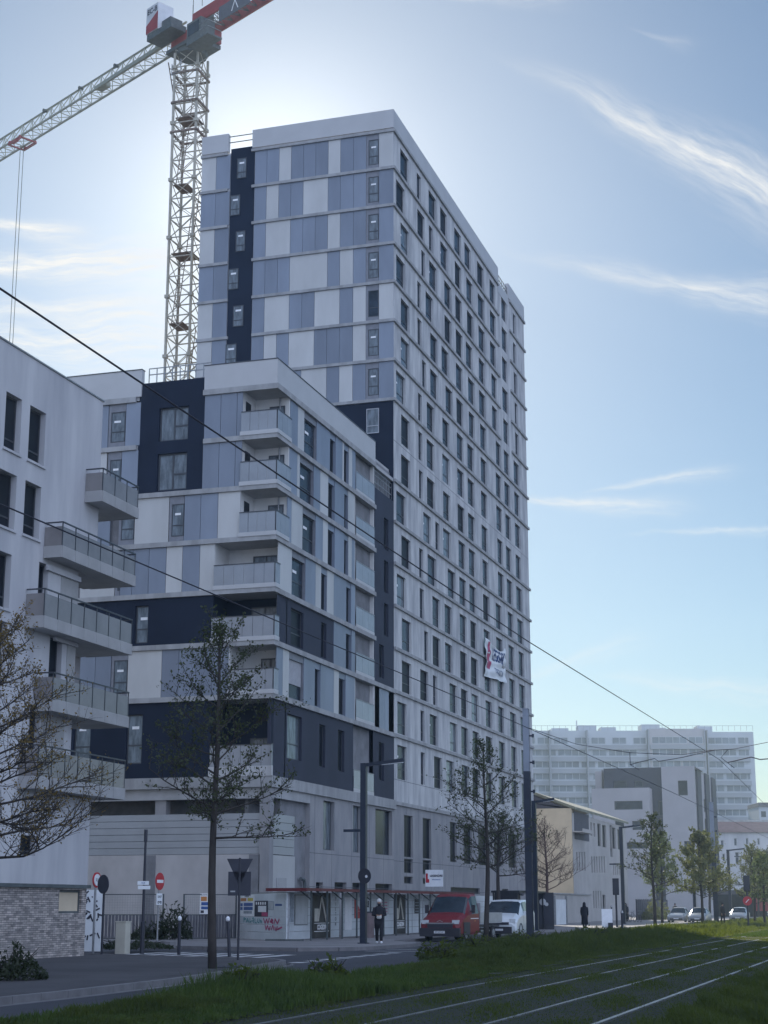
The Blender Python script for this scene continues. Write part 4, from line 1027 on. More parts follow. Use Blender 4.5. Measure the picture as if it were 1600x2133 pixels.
m_ = MB(); wall_holes(m_, SS, GY, ye, 0, W(1240, 1702, X=FX).z-.2, ops_, .2); m_.box(gx0, FX-.01, ye, ye+.3, 0, 9); m_.build('street_wall', 'school_wall', sc)
for i, o in enumerate(ops_):
    fr, pn = window_mb(SS, *o, -.17, transom=0, bar=.05); f = fr.build('window', 'window_frame', sc); pn.build('pane', 'pane_dark', f)
ze, zr_ = W(1240, 1700, X=FX).z, W(1112, 1655, Y=GY).z
m_ = MB(); xr = SF.u(1112, zr_)
m_.poly([(xr, GY-.1, zr_), (FX+.35, GY-.1, ze), (FX+.35, ye, ze), (xr, ye, zr_)]); m_.poly([(xr, GY-.1, zr_+.25), (xr, ye, zr_+.25), (FX+.35, ye, ze+.25), (FX+.35, GY-.1, ze+.25)])
m_.poly([(xr, GY-.1, zr_), (xr, GY-.1, zr_+.25), (FX+.35, GY-.1, ze+.25), (FX+.35, GY-.1, ze)]); m_.poly([(FX+.35, GY-.1, ze), (FX+.35, GY-.1, ze+.25), (FX+.35, ye, ze+.25), (FX+.35, ye, ze)])
m_.poly([(xr, GY-.1, zr_), (xr, ye, zr_), (xr-6, ye, zr_-2), (xr-6, GY-.1, zr_-2)])
m_.build('roof', 'roof_sheet', sc)
m_ = MB(); zt_ = W(1150, 1684, Y=GY).z
m_.poly([(gx0, GY+.05, zt_), (FX, GY+.05, zt_), (FX, GY+.05, ze-.05), (xr, GY+.05, zr_-.05), (gx0, GY+.05, zr_-.6)])
m_.box(FX-.03, FX+.03, W(1197, 1750, X=FX).y, W(1227, 1750, X=FX).y, W(1210, 1750, X=FX).z, ze-.1)
m_.build('attic_cladding', 'slate_dark', sc)
m_ = MB(); y0_, y1_ = GY+.1, GY+1.5; m_.box(FX-.1, FX+1.0, y0_, y1_+4, W(1196, 1732, X=FX).z-.1, W(1196, 1732, X=FX).z); m_.box(FX+.95, FX+1.0, y0_, y1_+4, W(1196, 1732, X=FX).z, W(1196, 1732, X=FX).z+.25); m_.build('balcony', 'school_wall', sc)
m_ = MB()
for i in range(5): m_.box(FX-3+i*.0, FX-2.95, GY+3+i*6, GY+3.1+i*6, ze+.2, ze+1.3)
m_.bar((FX-2.97, GY+3, ze+1.2), (FX-2.97, GY+27, ze+1.2), .05); m_.build('roof_railing', 'galvanised', sc)
# link wing between the tower and the tan gable: low grey fence and wall seen at street level
gw = thing('garden_wall', 'pale rendered boundary wall in front of the tan gable', 'wall', (-29, 140, 0), world=True)
m_ = MB(); m_.box(-30.2, -29.9, 141, 160, .1, 2.6); m_.build('wall', 'school_wall', gw); m_ = MB(); m_.box(-30.3, -29.8, 141, 160, 2.6, 2.7); m_.build('coping', 'ledge', gw)
# lilac and slate building
LY = 248.0; LF = Fac('F', LY); LS = Fac('S', -30.9)
lb = thing('slate_and_white_building', 'white and slate apartment building with a step back, beyond the tan gable building', 'apartment building', (-30.9, LY, 0), world=True)
def LB(nm, x0, x1, y0, y1, m, d0=0, d1=.5, holes=()):
    zc = W((x0+x1)/2, (y0+y1)/2, Y=LY-d0).z; f_ = Fac('F', LY-d0)
    a, b = f_.u(x0, zc), f_.u(x1, zc); z0, z1 = (0 if y1 > 1880 else W(x0, y1, Y=LY-d0).z), W(x0, y0, Y=LY-d0).z
    mb = MB(); hs = []
    for (p, q_, r_, s_) in holes: hs.append((f_.u(p, zc), f_.u(q_, zc), W(p, s_, Y=LY-d0).z, W(p, r_, Y=LY-d0).z))
    wall_holes(mb, f_, a, b, z0, z1, hs, .35)
    mb.poly([f_.P(a, 0, z1), f_.P(b, 0, z1), f_.P(b, -12, z1), f_.P(a, -12, z1)])
    if d0: mb.poly([f_.P(b, 0, z0), f_.P(b, -d0-.5, z0), f_.P(b, -d0-.5, z1), f_.P(b, 0, z1)])
    mb.build(nm, m, lb)
    for h_ in hs:
        fr, pn = window_mb(f_, *h_, -.3, transom=0, bar=.12); w2 = fr.build('window', 'window_frame', lb); pn.build('pane', 'pane', w2)
LB('white_wall', 1236, 1357, 1643, 1900, 'lilac_wall', 3.0, holes=((1283, 1342, 1669, 1687), (1319, 1345, 1710, 1729), (1283, 1302, 1710, 1729), (1306, 1350, 1755, 1768)))
LB('slate_wall', 1262, 1386, 1601, 1900, 'lit_navy_and_slate', 0, holes=((1282, 1309, 1627, 1643), (1326, 1343, 1627, 1640), (1374, 1388, 1668, 1700)))
LB('corner_wall', 1383, 1452, 1597, 1900, 'lilac_wall', .6, holes=((1417, 1437, 1626, 1657), (1425, 1446, 1752, 1775)))
LB('back_wall', 1240, 1262, 1607, 1650, 'lilac_wall', -4)
zt_ = W(1450, 1605, X=-30.9).z; yb = LS.u(1492, 6)
hs = []
for k in range(5):
    for x0, x1 in ((1462, 1466), (1471, 1475), (1480, 1483)):
        hs.append((LS.u(x0, 10), LS.u(x1, 10), 3.5+k*3.1, 5.6+k*3.1))
m_ = MB(); wall_holes(m_, LS, LY, yb, 0, zt_, hs, .4); m_.build('street_wall', 'lilac_wall', lb)
for h_ in hs: fr, pn = window_mb(LS, *h_, -.3, transom=0, bar=.15); w2 = fr.build('window', 'window_frame', lb); pn.build('pane', 'pane_dark', w2)
m_ = MB()
for p in (1455, 1473, 1487): y_ = LS.u(p, 10); LS.box(m_, y_, y_+5, .0, .3, 3, zt_+.3)
m_.build('slate_fin', 'lit_navy_and_slate', lb)
# far slab
SD = 392.0
fl_ = thing('housing_slab', 'long pale fourteen storey housing slab filling the horizon', 'apartment block', (-math.sin(YAW)*SD, math.cos(YAW)*SD, 0), rot=YAW)
lxp = lambda p: (p-800)/3513*SD; lzp = lambda y: EYE+SD*math.tan(PITCH+math.atan((CY-y)/FPX))
ZT = lzp(1522); x0, x1, x2, x3 = lxp(1085), lxp(1362), lxp(1483), lxp(1588)
m_ = MB(); m_.box(x0, x1, 0, 12, 0, ZT); m_.build('left_wing', 'slab_wall', fl_)
m_ = MB(); m_.box(x1, x2, -1.5, 12, 0, ZT+.3); m_.build('middle_wing', 'lilac_wall', fl_)
m_ = MB(); m_.box(x2+.01, x3, -.2, 12, 0, ZT-.3); m_.build('right_wing', 'slab_wall', fl_)
STO = (lzp(1536)-lzp(1736))/8.0
for k in range(14):
    zz = lzp(1536)-k*STO
    if zz < 3: break
    for (a, b, yy) in ((x0, x1, -.06), (x1, x2, -1.56), (x2+.05, x3-.8, -.26)):
        m_ = MB(); w2 = MB(); x = a+.8; rr_ = random.Random(k*7+int(a))
        while x < b-2.5:
            w_ = rr_.choice((3.4, 6.6, 8.2)); w_ = min(w_, b-.5-x)
            m_.box(x, x+w_, yy, yy+.05, zz-1.5, zz-.1)
            w2.box(x, x+w_, yy-.04, yy, zz-1.62, zz-1.5); w2.box(x, x+w_, yy-.04, yy, zz-.1, zz)
            q_ = x
            while q_ < x+w_+.1: w2.box(q_-.06, q_+.06, yy-.04, yy, zz-1.5, zz-.1); q_ += 1.65
            x += w_+rr_.choice((.5, .5, 1.6))
        f = w2.build('window_band', 'slab_wall', fl_); m_.build('glazing', 'slab_glass', f)
        m_ = MB(); m_.box(a+.3, b-.3, yy-.5, yy+.06, zz-2.95, zz-1.9); m_.build('balcony_band', 'slab_band', fl_)
m_ = MB()
for p in (1152, 1232, 1362, 1481, 1487): m_.box(lxp(p)-.15, lxp(p)+.15, -1.9, 0, 0, ZT)
m_.build('downpipe', 'slab_band', fl_)
m_ = MB()
for a, b, t in ((1160, 1196, 1515), (1217, 1256, 1509), (1265, 1298, 1513), (1353, 1392, 1507), (1393, 1405, 1514), (1473, 1478, 1509), (1478, 1505, 1511)): m_.box(lxp(a), lxp(b), 2, 7, ZT-.2, lzp(t))
m_.bar((lxp(1216), 4, ZT), (lxp(1216), 4, lzp(1497)), .25); m_.build('roof_housing', 'slab_wall', fl_)
m_ = MB(); m_.bar((x0, .2, ZT+1.2), (x3, .2, ZT+1.2), .07)
for i in range(40): x = x0+(x3-x0)*i/39; m_.bar((x, .2, ZT), (x, .2, ZT+1.2), .07)
m_.build('roof_railing', 'slab_band', fl_)
# tiled-roof building at the right
def camthing(nm, lab, cat, D, **k): return thing(nm, lab, cat, (-math.sin(YAW)*D, math.cos(YAW)*D, 0), rot=YAW, **k)
D_ = 300.0; tb = camthing('tiled_roof_house', 'pale house with reddish roof at the right edge beyond the street trees', 'house', D_)
X_ = lambda p: (p-800)/3513*D_; Z_ = lambda y: EYE+D_*math.tan(PITCH+math.atan((CY-y)/FPX))
m_ = MB(); hs = [(X_(a), X_(b), Z_(d), Z_(c)) for a, b, c, d in ((1561, 1566, 1746, 1759), (1536, 1542, 1746, 1762), (1563, 1569, 1775, 1785), (1537, 1545, 1775, 1800), (1508, 1514, 1750, 1764), (1510, 1516, 1778, 1794), (1585, 1590, 1746, 1760))]
FF = Fac('F', 0.0); wall_holes(m_, FF, X_(1488), X_(1650), 0, Z_(1733), hs, .3); m_.box(X_(1488), X_(1488)+.1, .01, 9, 0, Z_(1733)); m_.build('wall', 'white_render', tb)
for h_ in hs: fr, pn = window_mb(FF, *h_, -.25, transom=0, bar=.12); w2 = fr.build('window', 'window_frame_pale', tb); pn.build('pane', 'pane', w2)
m_ = MB(); m_.poly([(X_(1485), -.5, Z_(1734)), (X_(1660), -.5, Z_(1734)), (X_(1660), 5, Z_(1710)), (X_(1493), 5, Z_(1708))]); m_.poly([(X_(1485), -.5, Z_(1734)), (X_(1493), 5, Z_(1708)), (X_(1485), 10, Z_(1734))]); m_.build('roof', 'roof_tile', tb)
m_ = MB(); m_.box(X_(1496), X_(1650), 4.9, 5.2, Z_(1709), Z_(1705)); m_.build('ridge', 'ledge', tb)
D_ = 330.0; tb2 = camthing('grey_apartment_house', 'narrow grey building cut by the right edge of the photo above the reddish roof', 'building', D_)
m_ = MB(); m_.box(X_(1592), X_(1680), 0, 10, 0, Z_(1680)); m_.build('wall', 'slab_wall', tb2); m_ = MB(); m_.box(X_(1591), X_(1690), -.4, 10, Z_(1680), Z_(1672)); m_.build('roof', 'slate_dark', tb2)
m_ = MB(); m_.box(X_(1596), X_(1606), -.05, .1, Z_(1702), Z_(1690)); m_.build('window', 'pane', tb2)

# ================================================================ hoardings, walkway, fences
A_, B_ = Vector((-31.0, 75.0, 0)), Vector((-26.75, 70.2, 0)); HL = (B_-A_).length; ha = math.atan2((B_-A_).y, (B_-A_).x)
hd = thing('graffiti_hoarding', 'white site hoarding with posters, teal and pink graffiti tags', 'hoarding', tuple(A_), rot=ha)
hx = lambda v: (v-95)/595*HL; hz = lambda v: .12+(765-v)/570*2.02
m_ = MB()
for i in range(6): m_.box(0, HL, -.03, .03, .12+i*.345, .12+(i+1)*.345-.02)
m_.build('sheets', 'hoarding_white', hd)
m_ = MB()
for x in (0, HL-.06, HL*.5): m_.box(x, x+.08, .03, .11, .1, 2.2)
m_.box(0, HL, -.04, .05, 2.19, 2.24); m_.build('post', 'galvanised', hd)
def poster(parent, x0, x1, z0, z1, m, name='poster', y=-.045):
    mb = MB(); mb.box(x0, x1, y, y+.01, z0, z1); return mb.build(name, m, parent)
p = poster(hd, hx(102), hx(298), hz(475), hz(198), 'sticker', 'safety_notice')
for a, b, c, d, m in ((118, 192, 278, 238, 'ink_orange'), (212, 280, 278, 238, 'ink_yellow'), (160, 278, 342, 300, 'ink_blue'), (160, 278, 395, 352, 'ink_blue'), (160, 268, 440, 405, 'tile_sheet'), (116, 145, 345, 305, 'ink_blue'), (116, 145, 395, 355, 'ink_blue')):
    poster(p, hx(a), hx(b), hz(c), hz(d), m, 'notice_block', -.052)
for i, (a, b, t) in enumerate(((165, 275, 215),)): lettering('lettering', 'CHANTIER', .13, 'ink', p, (hx(200), -.055, hz(215)), (1, 0, 0))
p = poster(hd, hx(302), hx(470), hz(475), hz(275), 'ink', 'dark_poster')
poster(p, hx(348), hx(450), hz(418), hz(340), 'sticker', 'poster_block', -.052); poster(p, hx(395), hx(468), hz(470), hz(422), 'ink_pink', 'poster_block', -.052)
for i in range(5): poster(p, hx(318+i*28), hx(332+i*28), hz(325), hz(290), 'sticker', 'poster_block', -.052)
p = poster(hd, hx(478), hx(540), hz(392), hz(282), 'tile_sheet', 'framed_notice'); poster(p, hx(484), hx(534), hz(384), hz(290), 'poster_pale', 'notice_sheet', -.052)
p = poster(hd, hx(546), hx(655), hz(402), hz(225), 'hoarding_white', 'pale_notice'); poster(p, hx(560), hx(640), hz(340), hz(315), 'ink_blue', 'notice_line', -.052)
def graff(parent, strokes, m, name, wid, y=-.05):
    mb = MB()
    for st in strokes:
        for a, b in zip(st, st[1:]): mb.bar((hx(a[0]), y, hz(a[1])), (hx(b[0]), y, hz(b[1])), wid, .006, up=(0, 1, 0))
    return mb.build(name, m, parent)
graff(hd, [[(165, 490), (165, 556)], [(165, 492), (190, 508), (165, 525)], [(195, 556), (215, 500), (232, 556)], [(200, 535), (228, 535)], [(245, 500), (245, 556), (268, 530)], [(275, 505), (290, 490), (300, 520), (280, 530), (300, 556)], [(312, 500), (312, 556), (335, 556)], [(350, 500), (340, 540), (362, 556), (368, 500)], [(378, 556), (378, 515), (396, 556), (396, 520)]], 'ink_teal', 'teal_tag', .045)
graff(hd, [[(418, 495), (440, 560), (458, 505), (475, 560), (492, 490)], [(500, 545), (520, 505), (538, 520), (510, 540), (540, 556)], [(552, 560), (560, 500), (590, 560), (612, 500)], [(440, 580), (452, 640), (470, 585), (490, 645), (505, 590)], [(515, 640), (535, 580), (552, 640)], [(560, 600), (575, 650), (590, 590)], [(590, 630), (645, 600)]], 'ink_pink', 'pink_tag', .07)
# canopy walkway beside the street
PX_, CXX = -27.55, -25.95
wk = thing('covered_walkway', 'covered site walkway with dark red roof edge on slim posts, along the pavement', 'walkway', (-26.7, 70, 0), world=True)
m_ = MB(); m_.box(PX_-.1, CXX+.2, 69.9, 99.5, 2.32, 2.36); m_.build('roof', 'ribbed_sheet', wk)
m_ = MB(); m_.box(CXX+.2, CXX+.24, 69.9, 99.5, 2.27, 2.40); m_.box(PX_-.1, CXX+.24, 69.86, 69.899, 2.26, 2.40); m_.build('fascia', 'deep_red', wk)
for i in range(14):
    y = 71.0+i*2.15; m_ = MB(); m_.box(CXX+.0, CXX+.07, y, y+.07, .1, 2.31); m_.bar((CXX+.03, y+.03, 1.9), (CXX-.5, y+.03, 2.3), .05); m_.build('post', 'dark_steel', wk)
m_ = MB(); m_.box(PX_-.1, CXX+.1, 69.9, 69.95, .1, .2); m_.build('base_rail', 'dark_steel', wk)
PS = Fac('S', PX_)
pu = lambda p: PS.u(p, 1.3)
panels = ((600, 649, 'white', 'white hoarding panel with a big framed notice nearest the graffiti corner'), (651, 689, 'poster', 'dark hoarding poster of a leaning sculpture nearest the graffiti corner'), (690, 707, 'dots', 'narrow pale hoarding strip with vertical writing'),
          (714, 757, 'logo', 'white hoarding panel with the red L emblem'), (758, 783, 'white2', 'white hoarding panel half hidden by the lamp post'), (785, 820, 'white3', 'white hoarding panel right of the walking person'), (822, 845, 'poster2', 'narrow dark hoarding poster of a leaning sculpture, right of the walking person'),
          (846, 858, 'white4', 'narrow white hoarding panel left of the parked red truck'), (859, 880, 'photo', 'hoarding panel with a dark picture just left of the red truck'), (882, 930, 'white5', 'white hoarding panel behind the red truck cab'), (932, 990, 'white6', 'white hoarding panel behind the bed of the red truck'), (992, 1040, 'white7', 'white hoarding panel behind the parked white van'))
for a, b, k, lab in panels:
    ua, ub = pu(a), pu(b)
    t = thing('hoarding_panel', lab, 'hoarding', (PX_, ua, 0), 'hoarding panels along the covered walkway', world=True)
    m_ = MB(); 
    if k.startswith('poster'):
        PS.box(m_, ua+.02, ub-.02, -.05, 0, .12, 2.25); m_.build('board', 'poster_dark', t)
        m_ = MB(); um = (ua+ub)/2; w_ = ub-ua
        m_.tube([(PX_+.02, um-w_*.22, .95), (PX_+.02, um-.05*w_, 2.0), (PX_+.02, um+.02*w_, 1.9)], .045, 5); m_.tube([(PX_+.02, um-.05*w_, 2.05), (PX_+.02, um+w_*.22, .9)], .06, 5); m_.box(PX_+.005, PX_+.012, um-w_*.4, um-w_*.15, .9, 1.5); m_.build('picture', 'cream', t)
        lettering('lettering', 'COGEDIM', .36 if w_ > 3 else .30, 'sticker', t, (PX_+.02, um, .62), (0, 1, 0), bold=.02)
        m_ = MB(); PS.box(m_, ua+.25, ub-.25, .004, .01, .42, .45); PS.box(m_, ua+.25, ub-.25, .004, .01, .80, .83); m_.build('rule', 'sticker', t)
    else:
        for i in range(6): PS.box(m_, ua+.02, ub-.02, -.05, 0, .12+i*.36, .12+(i+1)*.36-.02)
        m_.build('board', 'hoarding_white', t)
        um = (ua+ub)/2
        if k == 'white':
            m_ = MB(); PS.box(m_, ua+(ub-ua)*.25, ub-(ub-ua)*.18, .01, .03, .75, 2.15); f = m_.build('notice_frame', 'galvanised', t); m_ = MB(); PS.box(m_, ua+(ub-ua)*.28, ub-(ub-ua)*.21, .031, .04, .8, 2.1); m_.build('notice', 'poster_pale', f)
            m_ = MB(); PS.box(m_, ua+.1, ua+(ub-ua)*.22, .01, .02, .9, 2.2); m_.build('dark_strip', 'tile_sheet', t)
        if k == 'dots':
            lettering('lettering', 'P\nI\nE\nT\nO\nN', .24, 'ink', t, (PX_+.02, um, 1.35), (0, 1, 0))
        if k == 'logo':
            m_ = MB(); PS.box(m_, ua+(ub-ua)*.08, ua+(ub-ua)*.42, .01, .02, .45, 2.05); m_.build('notice', 'sticker', t)
            m_ = MB(); y0_ = ua+(ub-ua)*.55; PS.box(m_, y0_, y0_+.45, .01, .02, 1.0, 2.0); PS.box(m_, y0_+.46, y0_+1.0, .01, .02, 1.0, 1.35); m_.poly([(PX_+.02, y0_+.46, 1.36), (PX_+.02, y0_+1.0, 1.36), (PX_+.02, y0_+.46, 1.7)]); m_.build('emblem', 'sign_red', t)
            lettering('lettering', 'L', .5, 'sticker', t, (PX_+.03, y0_+.35, 1.5), (0, 1, 0))
        if k == 'white2': lettering('lettering', 'LE', .4, 'ink', t, (PX_+.02, ua+.6, 1.7), (0, 1, 0), bold=.02)
        if k in ('white3', 'photo', 'white5'):
            m_ = MB(); PS.box(m_, ua+(ub-ua)*.2, ub-(ub-ua)*.3, .01, .02, 1.2, 2.0); m_.build('notice', 'poster_pale' if k != 'photo' else 'poster_dark', t)
            m_ = MB()
            for i in range(4): PS.box(m_, ua+(ub-ua)*.25, ub-(ub-ua)*.4, .021, .025, 1.3+i*.16, 1.34+i*.16)
            m_.build('notice_lines', 'ink_pink' if k == 'white3' else 'tile_sheet', t)
# board on the roof of the walkway
p = W(905, 1862, X=-26.2)
lg_ = thing('site_name_board', 'white name board with red emblem raised on a post above the walkway roof', 'sign board', (-26.2, p.y, 0), world=True)
z0, z1 = W(905, 1847, X=-26.2).z, W(905, 1812, X=-26.2).z; y0, y1 = W(890, 1830, X=-26.2).y, W(922, 1830, X=-26.2).y
# the board faces the camera side
bw = 1.05; m_ = MB(); m_.box(-26.2-bw/2, -26.2+bw/2, p.y-.02, p.y+.02, z0, z1); bd = m_.build('board', 'sign_white', lg_)
m_ = MB(); m_.box(-26.2-bw*.47, -26.2-bw*.36, p.y-.035, p.y-.021, z0+.22, z1-.2); m_.box(-26.2-bw*.36, -26.2-bw*.28, p.y-.035, p.y-.021, z0+.22, z0+.42); m_.build('emblem', 'sign_red', bd)
lettering('lettering', 'LEGENDRE', .155, 'ink', bd, (-26.2+.13, p.y-.03, (z0+z1)/2+.13), (1, 0, 0), bold=.006)
lettering('lettering', 'IMMOBILIER', .095, 'ink_blue', bd, (-26.2+.13, p.y-.03, (z0+z1)/2-.08), (1, 0, 0))
m_ = MB(); m_.bar((-26.2, p.y+.04, 2.3), (-26.2, p.y+.04, z0+.3), .05); m_.build('post', 'galvanised', lg_)
# banner hanging on the tower
by0, by1 = TS.u(1007, 15.5), TS.u(1051, 15.5)
bn = thing('hanging_banner', 'wind-blown white cloth banner with red emblem hanging on the tower wall', 'banner', (FX, by0, 14), world=True)
zt0, zt1, zb0, zb1 = W(1007, 1326, X=FX+.2).z, W(1049, 1347, X=FX+.2).z, W(1010, 1408, X=FX+.2).z, W(1053, 1422, X=FX+.2).z
vv = []; ff = []; NU, NV = 26, 26
def bpt(u, v):
    zt = zt0+(zt1-zt0)*u-.35*math.sin(math.pi*u)*(1 if True else 0)-.25*math.exp(-((u-.75)/.12)**2); zb = zb0+(zb1-zb0)*u
    z = zt+(zb-zt)*v; y = by0+(by1-by0)*u+.15*math.sin(v*5+u*3)*v
    w = .22+.07*math.sin(9*u+4*v)+.05*math.sin(17*u-7*v)+.04*math.sin(23*v+5*u)
    return (FX+w, y, z)
m_ = MB()
for i in range(NU+1):
    for j in range(NV+1): m_.v.append(bpt(i/NU, j/NV))
for i in range(NU):
    for j in range(NV): a = i*(NV+1)+j; m_.f.append((a, a+NV+1, a+NV+2, a+1)); m_.mi.append(0)
cl_ = m_.build('cloth', 'cloth_white', bn, smooth=True)
def conform(o, dz=.02):
    off = Vector(bn['_off'])
    for v in o.data.vertices:
        u = (v.co.y+off.y-by0)/(by1-by0); zt = bpt(u, 0)[2]; zb = bpt(u, 1)[2]; vv_ = (v.co.z+off.z-zt)/(zb-zt)
        v.co.x = bpt(u, vv_)[0]+dz-off.x
zc = (zt0+zb1)/2; wb_ = by1-by0
o = lettering('lettering', 'LEGENDRE', 1.35, 'ink_blue', cl_, (FX, by0+wb_*.62, zc+.35), (0, 1, 0), bold=.03, sx=.62*wb_/8.6); conform(o)
o = lettering('lettering', 'CONSTRUCTION', .6, 'ink_blue', cl_, (FX, by0+wb_*.62, zc-.85), (0, 1, 0), sx=.55*wb_/6.0); conform(o)
m_ = MB()
def sub(y0, y1, z0, z1, n=6):
    for i in range(n):
        for j in range(n):
            a, b = y0+(y1-y0)*i/n, y0+(y1-y0)*(i+1)/n; c_, d_ = z0+(z1-z0)*j/n, z0+(z1-z0)*(j+1)/n; m_.poly([(FX, a, c_), (FX, b, c_), (FX, b, d_), (FX, a, d_)])
sub(by0+wb_*.08, by0+wb_*.16, zc-.9, zc+1.1); sub(by0+wb_*.16, by0+wb_*.27, zc-.9, zc-.3); sub(by0+wb_*.16, by0+wb_*.20, zc-.3, zc+.5)
o = m_.build('emblem', 'ink_pink', cl_); conform(o)
# metal site fences, corrugated below and mesh above
def site_fence(a, b, lab, zt=2.15):
    a, b = Vector(a), Vector(b); L_ = (b-a).length; t = thing('site_fence', lab, 'fence', tuple(a), 'metal site fences by the junction', rot=math.atan2((b-a).y, (b-a).x))
    m_ = MB(); n_ = int(L_/.16)
    for i in range(n_): x = L_*i/n_; m_.box(x+.01, x+.13, -.02-.015*(i % 2), .01, .15, 1.2)
    m_.build('corrugated_sheet', 'fence_grey', t)
    m_ = MB()
    for z in (.14, 1.22, zt): m_.bar((0, 0, z), (L_, 0, z), .045)
    for x in (0, L_): m_.bar((x, 0, .1), (x, 0, zt+.02), .06)
    m_.build('frame', 'dark_steel', t)
    m_ = MB(); n_ = int(L_/.12)
    for i in range(n_): m_.bar((L_*i/n_, 0, 1.22), (L_*i/n_, 0, zt), .008)
    for i in range(7): m_.bar((0, 0, 1.3+i*.12), (L_, 0, 1.3+i*.12), .008)
    m_.build('mesh', 'galvanised', t); return t
site_fence((-37.6, 71.5, 0), (-33.9, 72.6, 0), 'metal site fence left of the no entry sign, behind the beige cabinet')
ft = site_fence((-32.7, 72.3, 0), (-31.15, 74.9, 0), 'metal site fence with a safety notice left of the graffiti hoarding')
sn = thing('safety_notice', 'white safety notice with orange and blue blocks on the fence left of the graffiti hoarding', 'notice', (-31.95, 73.3, 0), rot=math.atan2(2.6, 1.55))
sn.rotation_euler = (0, 0, R(18)); f_ = poster(sn, -.35, .35, 1.25, 2.2, 'sticker', 'sheet', -.1)
for a, b, c, d, m in ((-.3, -.02, 1.85, 2.05, 'ink_orange'), (.02, .3, 1.85, 2.05, 'ink_yellow'), (-.28, .3, 1.65, 1.8, 'ink_blue'), (-.28, .3, 1.47, 1.6, 'ink_blue'), (-.3, -.15, 1.3, 1.42, 'ink')): poster(f_, a, b, c, d, m, 'notice_block', -.108)
lettering('lettering', 'CHANTIER INTERDIT', .07, 'ink', f_, (0, -.11, 2.13), (1, 0, 0))
# ================================================================ signs and street furniture
CAMD = lambda x, y: math.atan2(-x, y)        # rotation that turns a sign's back/front (local -y) towards the camera place
def rotc(x, y, extra=0): return math.atan2(x, -y)+math.pi+extra
def pole_thing(nm, lab, cat, x, y, z0=.12, group=None, extra=0):
    return thing(nm, lab, cat, (x, y, z0), group, rot=-math.atan2(x, y)+extra)
def zat(x, y, py): 
    d = math.hypot(x, y); lo, hi = -2, 80
    for _ in range(40):
        m = (lo+hi)/2
        if proj(x, y, m)[1] > py: lo = m
        else: hi = m
    return (lo+hi)/2
# give-way sign seen from behind with a square plate
x, y = -18.75, 45.3; t = pole_thing('road_sign', 'black back of a triangular give way sign over a square plate on a post', 'road sign', x, y)
m_ = MB(); m_.tube([(0, 0, 0), (0, 0, zat(x, y, 1787)-.12)], .035, 8); m_.build('post', 'bollard', t)
z = zat(x, y, 1805)-.12; m_ = MB()
m_.v += [(-.38, -.02, z+.22), (.38, -.02, z+.22), (.05, -.02, z-.46), (-.05, -.02, z-.46), (-.38, .02, z+.22), (.38, .02, z+.22), (.05, .02, z-.46), (-.05, .02, z-.46)]
for q in ((0, 3, 2, 1), (4, 5, 6, 7), (0, 1, 5, 4), (1, 2, 6, 5), (2, 3, 7, 6), (3, 0, 4, 7)): m_.f.append(q); m_.mi.append(0)
m_.build('triangular_plate', 'sign_back', t)
z = zat(x, y, 1840)-.12; m_ = MB(); m_.box(-.33, .33, -.02, .02, z-.35, z+.33); m_.build('square_plate', 'sign_back', t); m_ = MB(); m_.box(-.26, -.12, -.026, -.021, z-.25, z-.21); m_.build('label', 'galvanised', t)
# no entry
x, y = -28.9, 61.5; t = pole_thing('no_entry_sign', 'red no entry sign with a small white plate below on a grey post', 'road sign', x, y, extra=R(60))
zc = zat(x, y, 1836)-.12; m_ = MB(); m_.tube([(0, .04, 0), (0, .04, zc+.3)], .035, 8); m_.build('post', 'galvanised', t)
m_ = MB(); m_.disc((0, 0, zc), (0, 1, 0), .34, .03, 28); dsc = m_.build('disc', 'sign_red', t)
m_ = MB(); m_.box(-.25, .25, -.022, -.016, zc-.06, zc+.06); m_.build('white_bar', 'sign_white', dsc)
m_ = MB(); m_.box(-.22, .22, -.012, .012, zc-.92, zc-.47); pl_ = m_.build('plate', 'sign_white', t); lettering('lettering', 'SAUF', .13, 'ink', pl_, (0, -.016, zc-.6), (1, 0, 0)); m_ = MB()
m_.tube([(-.1, -.016, zc-.8), (.1, -.016, zc-.8)], .02, 5); m_.tube([(-.1+.05*math.cos(a), -.016, zc-.82+.05*math.sin(a)) for a in [R(q) for q in range(0, 361, 45)]], .01, 4); m_.tube([(.1+.05*math.cos(a), -.016, zc-.82+.05*math.sin(a)) for a in [R(q) for q in range(0, 361, 45)]], .01, 4); m_.build('bicycle_symbol', 'ink', pl_)
# round signs at the annex corner
x, y = -25.75, 49.95; t = pole_thing('weight_limit_sign', 'white round sign with red border half hidden at the corner of the stone annex', 'road sign', x, y, extra=R(58))
zc = zat(x, y, 1833)-.12; m_ = MB(); m_.tube([(0, .04, 0), (0, .04, zc+.2)], .04, 8); m_.build('post', 'galvanised', t)
m_ = MB(); m_.disc((0, 0, zc), (0, 1, 0), .25, .03, 24); d_ = m_.build('red_rim', 'sign_red', t); m_ = MB(); m_.disc((0, -.02, zc), (0, 1, 0), .19, .012, 24); m_.build('white_face', 'sign_white', d_); lettering('lettering', '3,5t', .14, 'ink', d_, (0, -.03, zc), (1, 0, 0))
x, y = -25.15, 49.25; t = pole_thing('round_sign_back', 'black back of a round sign on a post at the corner of the stone annex', 'road sign', x, y, extra=R(-55))
zc = zat(x, y, 1842)-.12; m_ = MB(); m_.tube([(0, .04, 0), (0, .04, zc+.2)], .035, 8); m_.build('post', 'bollard', t); m_ = MB(); m_.disc((0, 0, zc), (0, 1, 0), .30, .03, 28); m_.build('disc', 'sign_back', t)
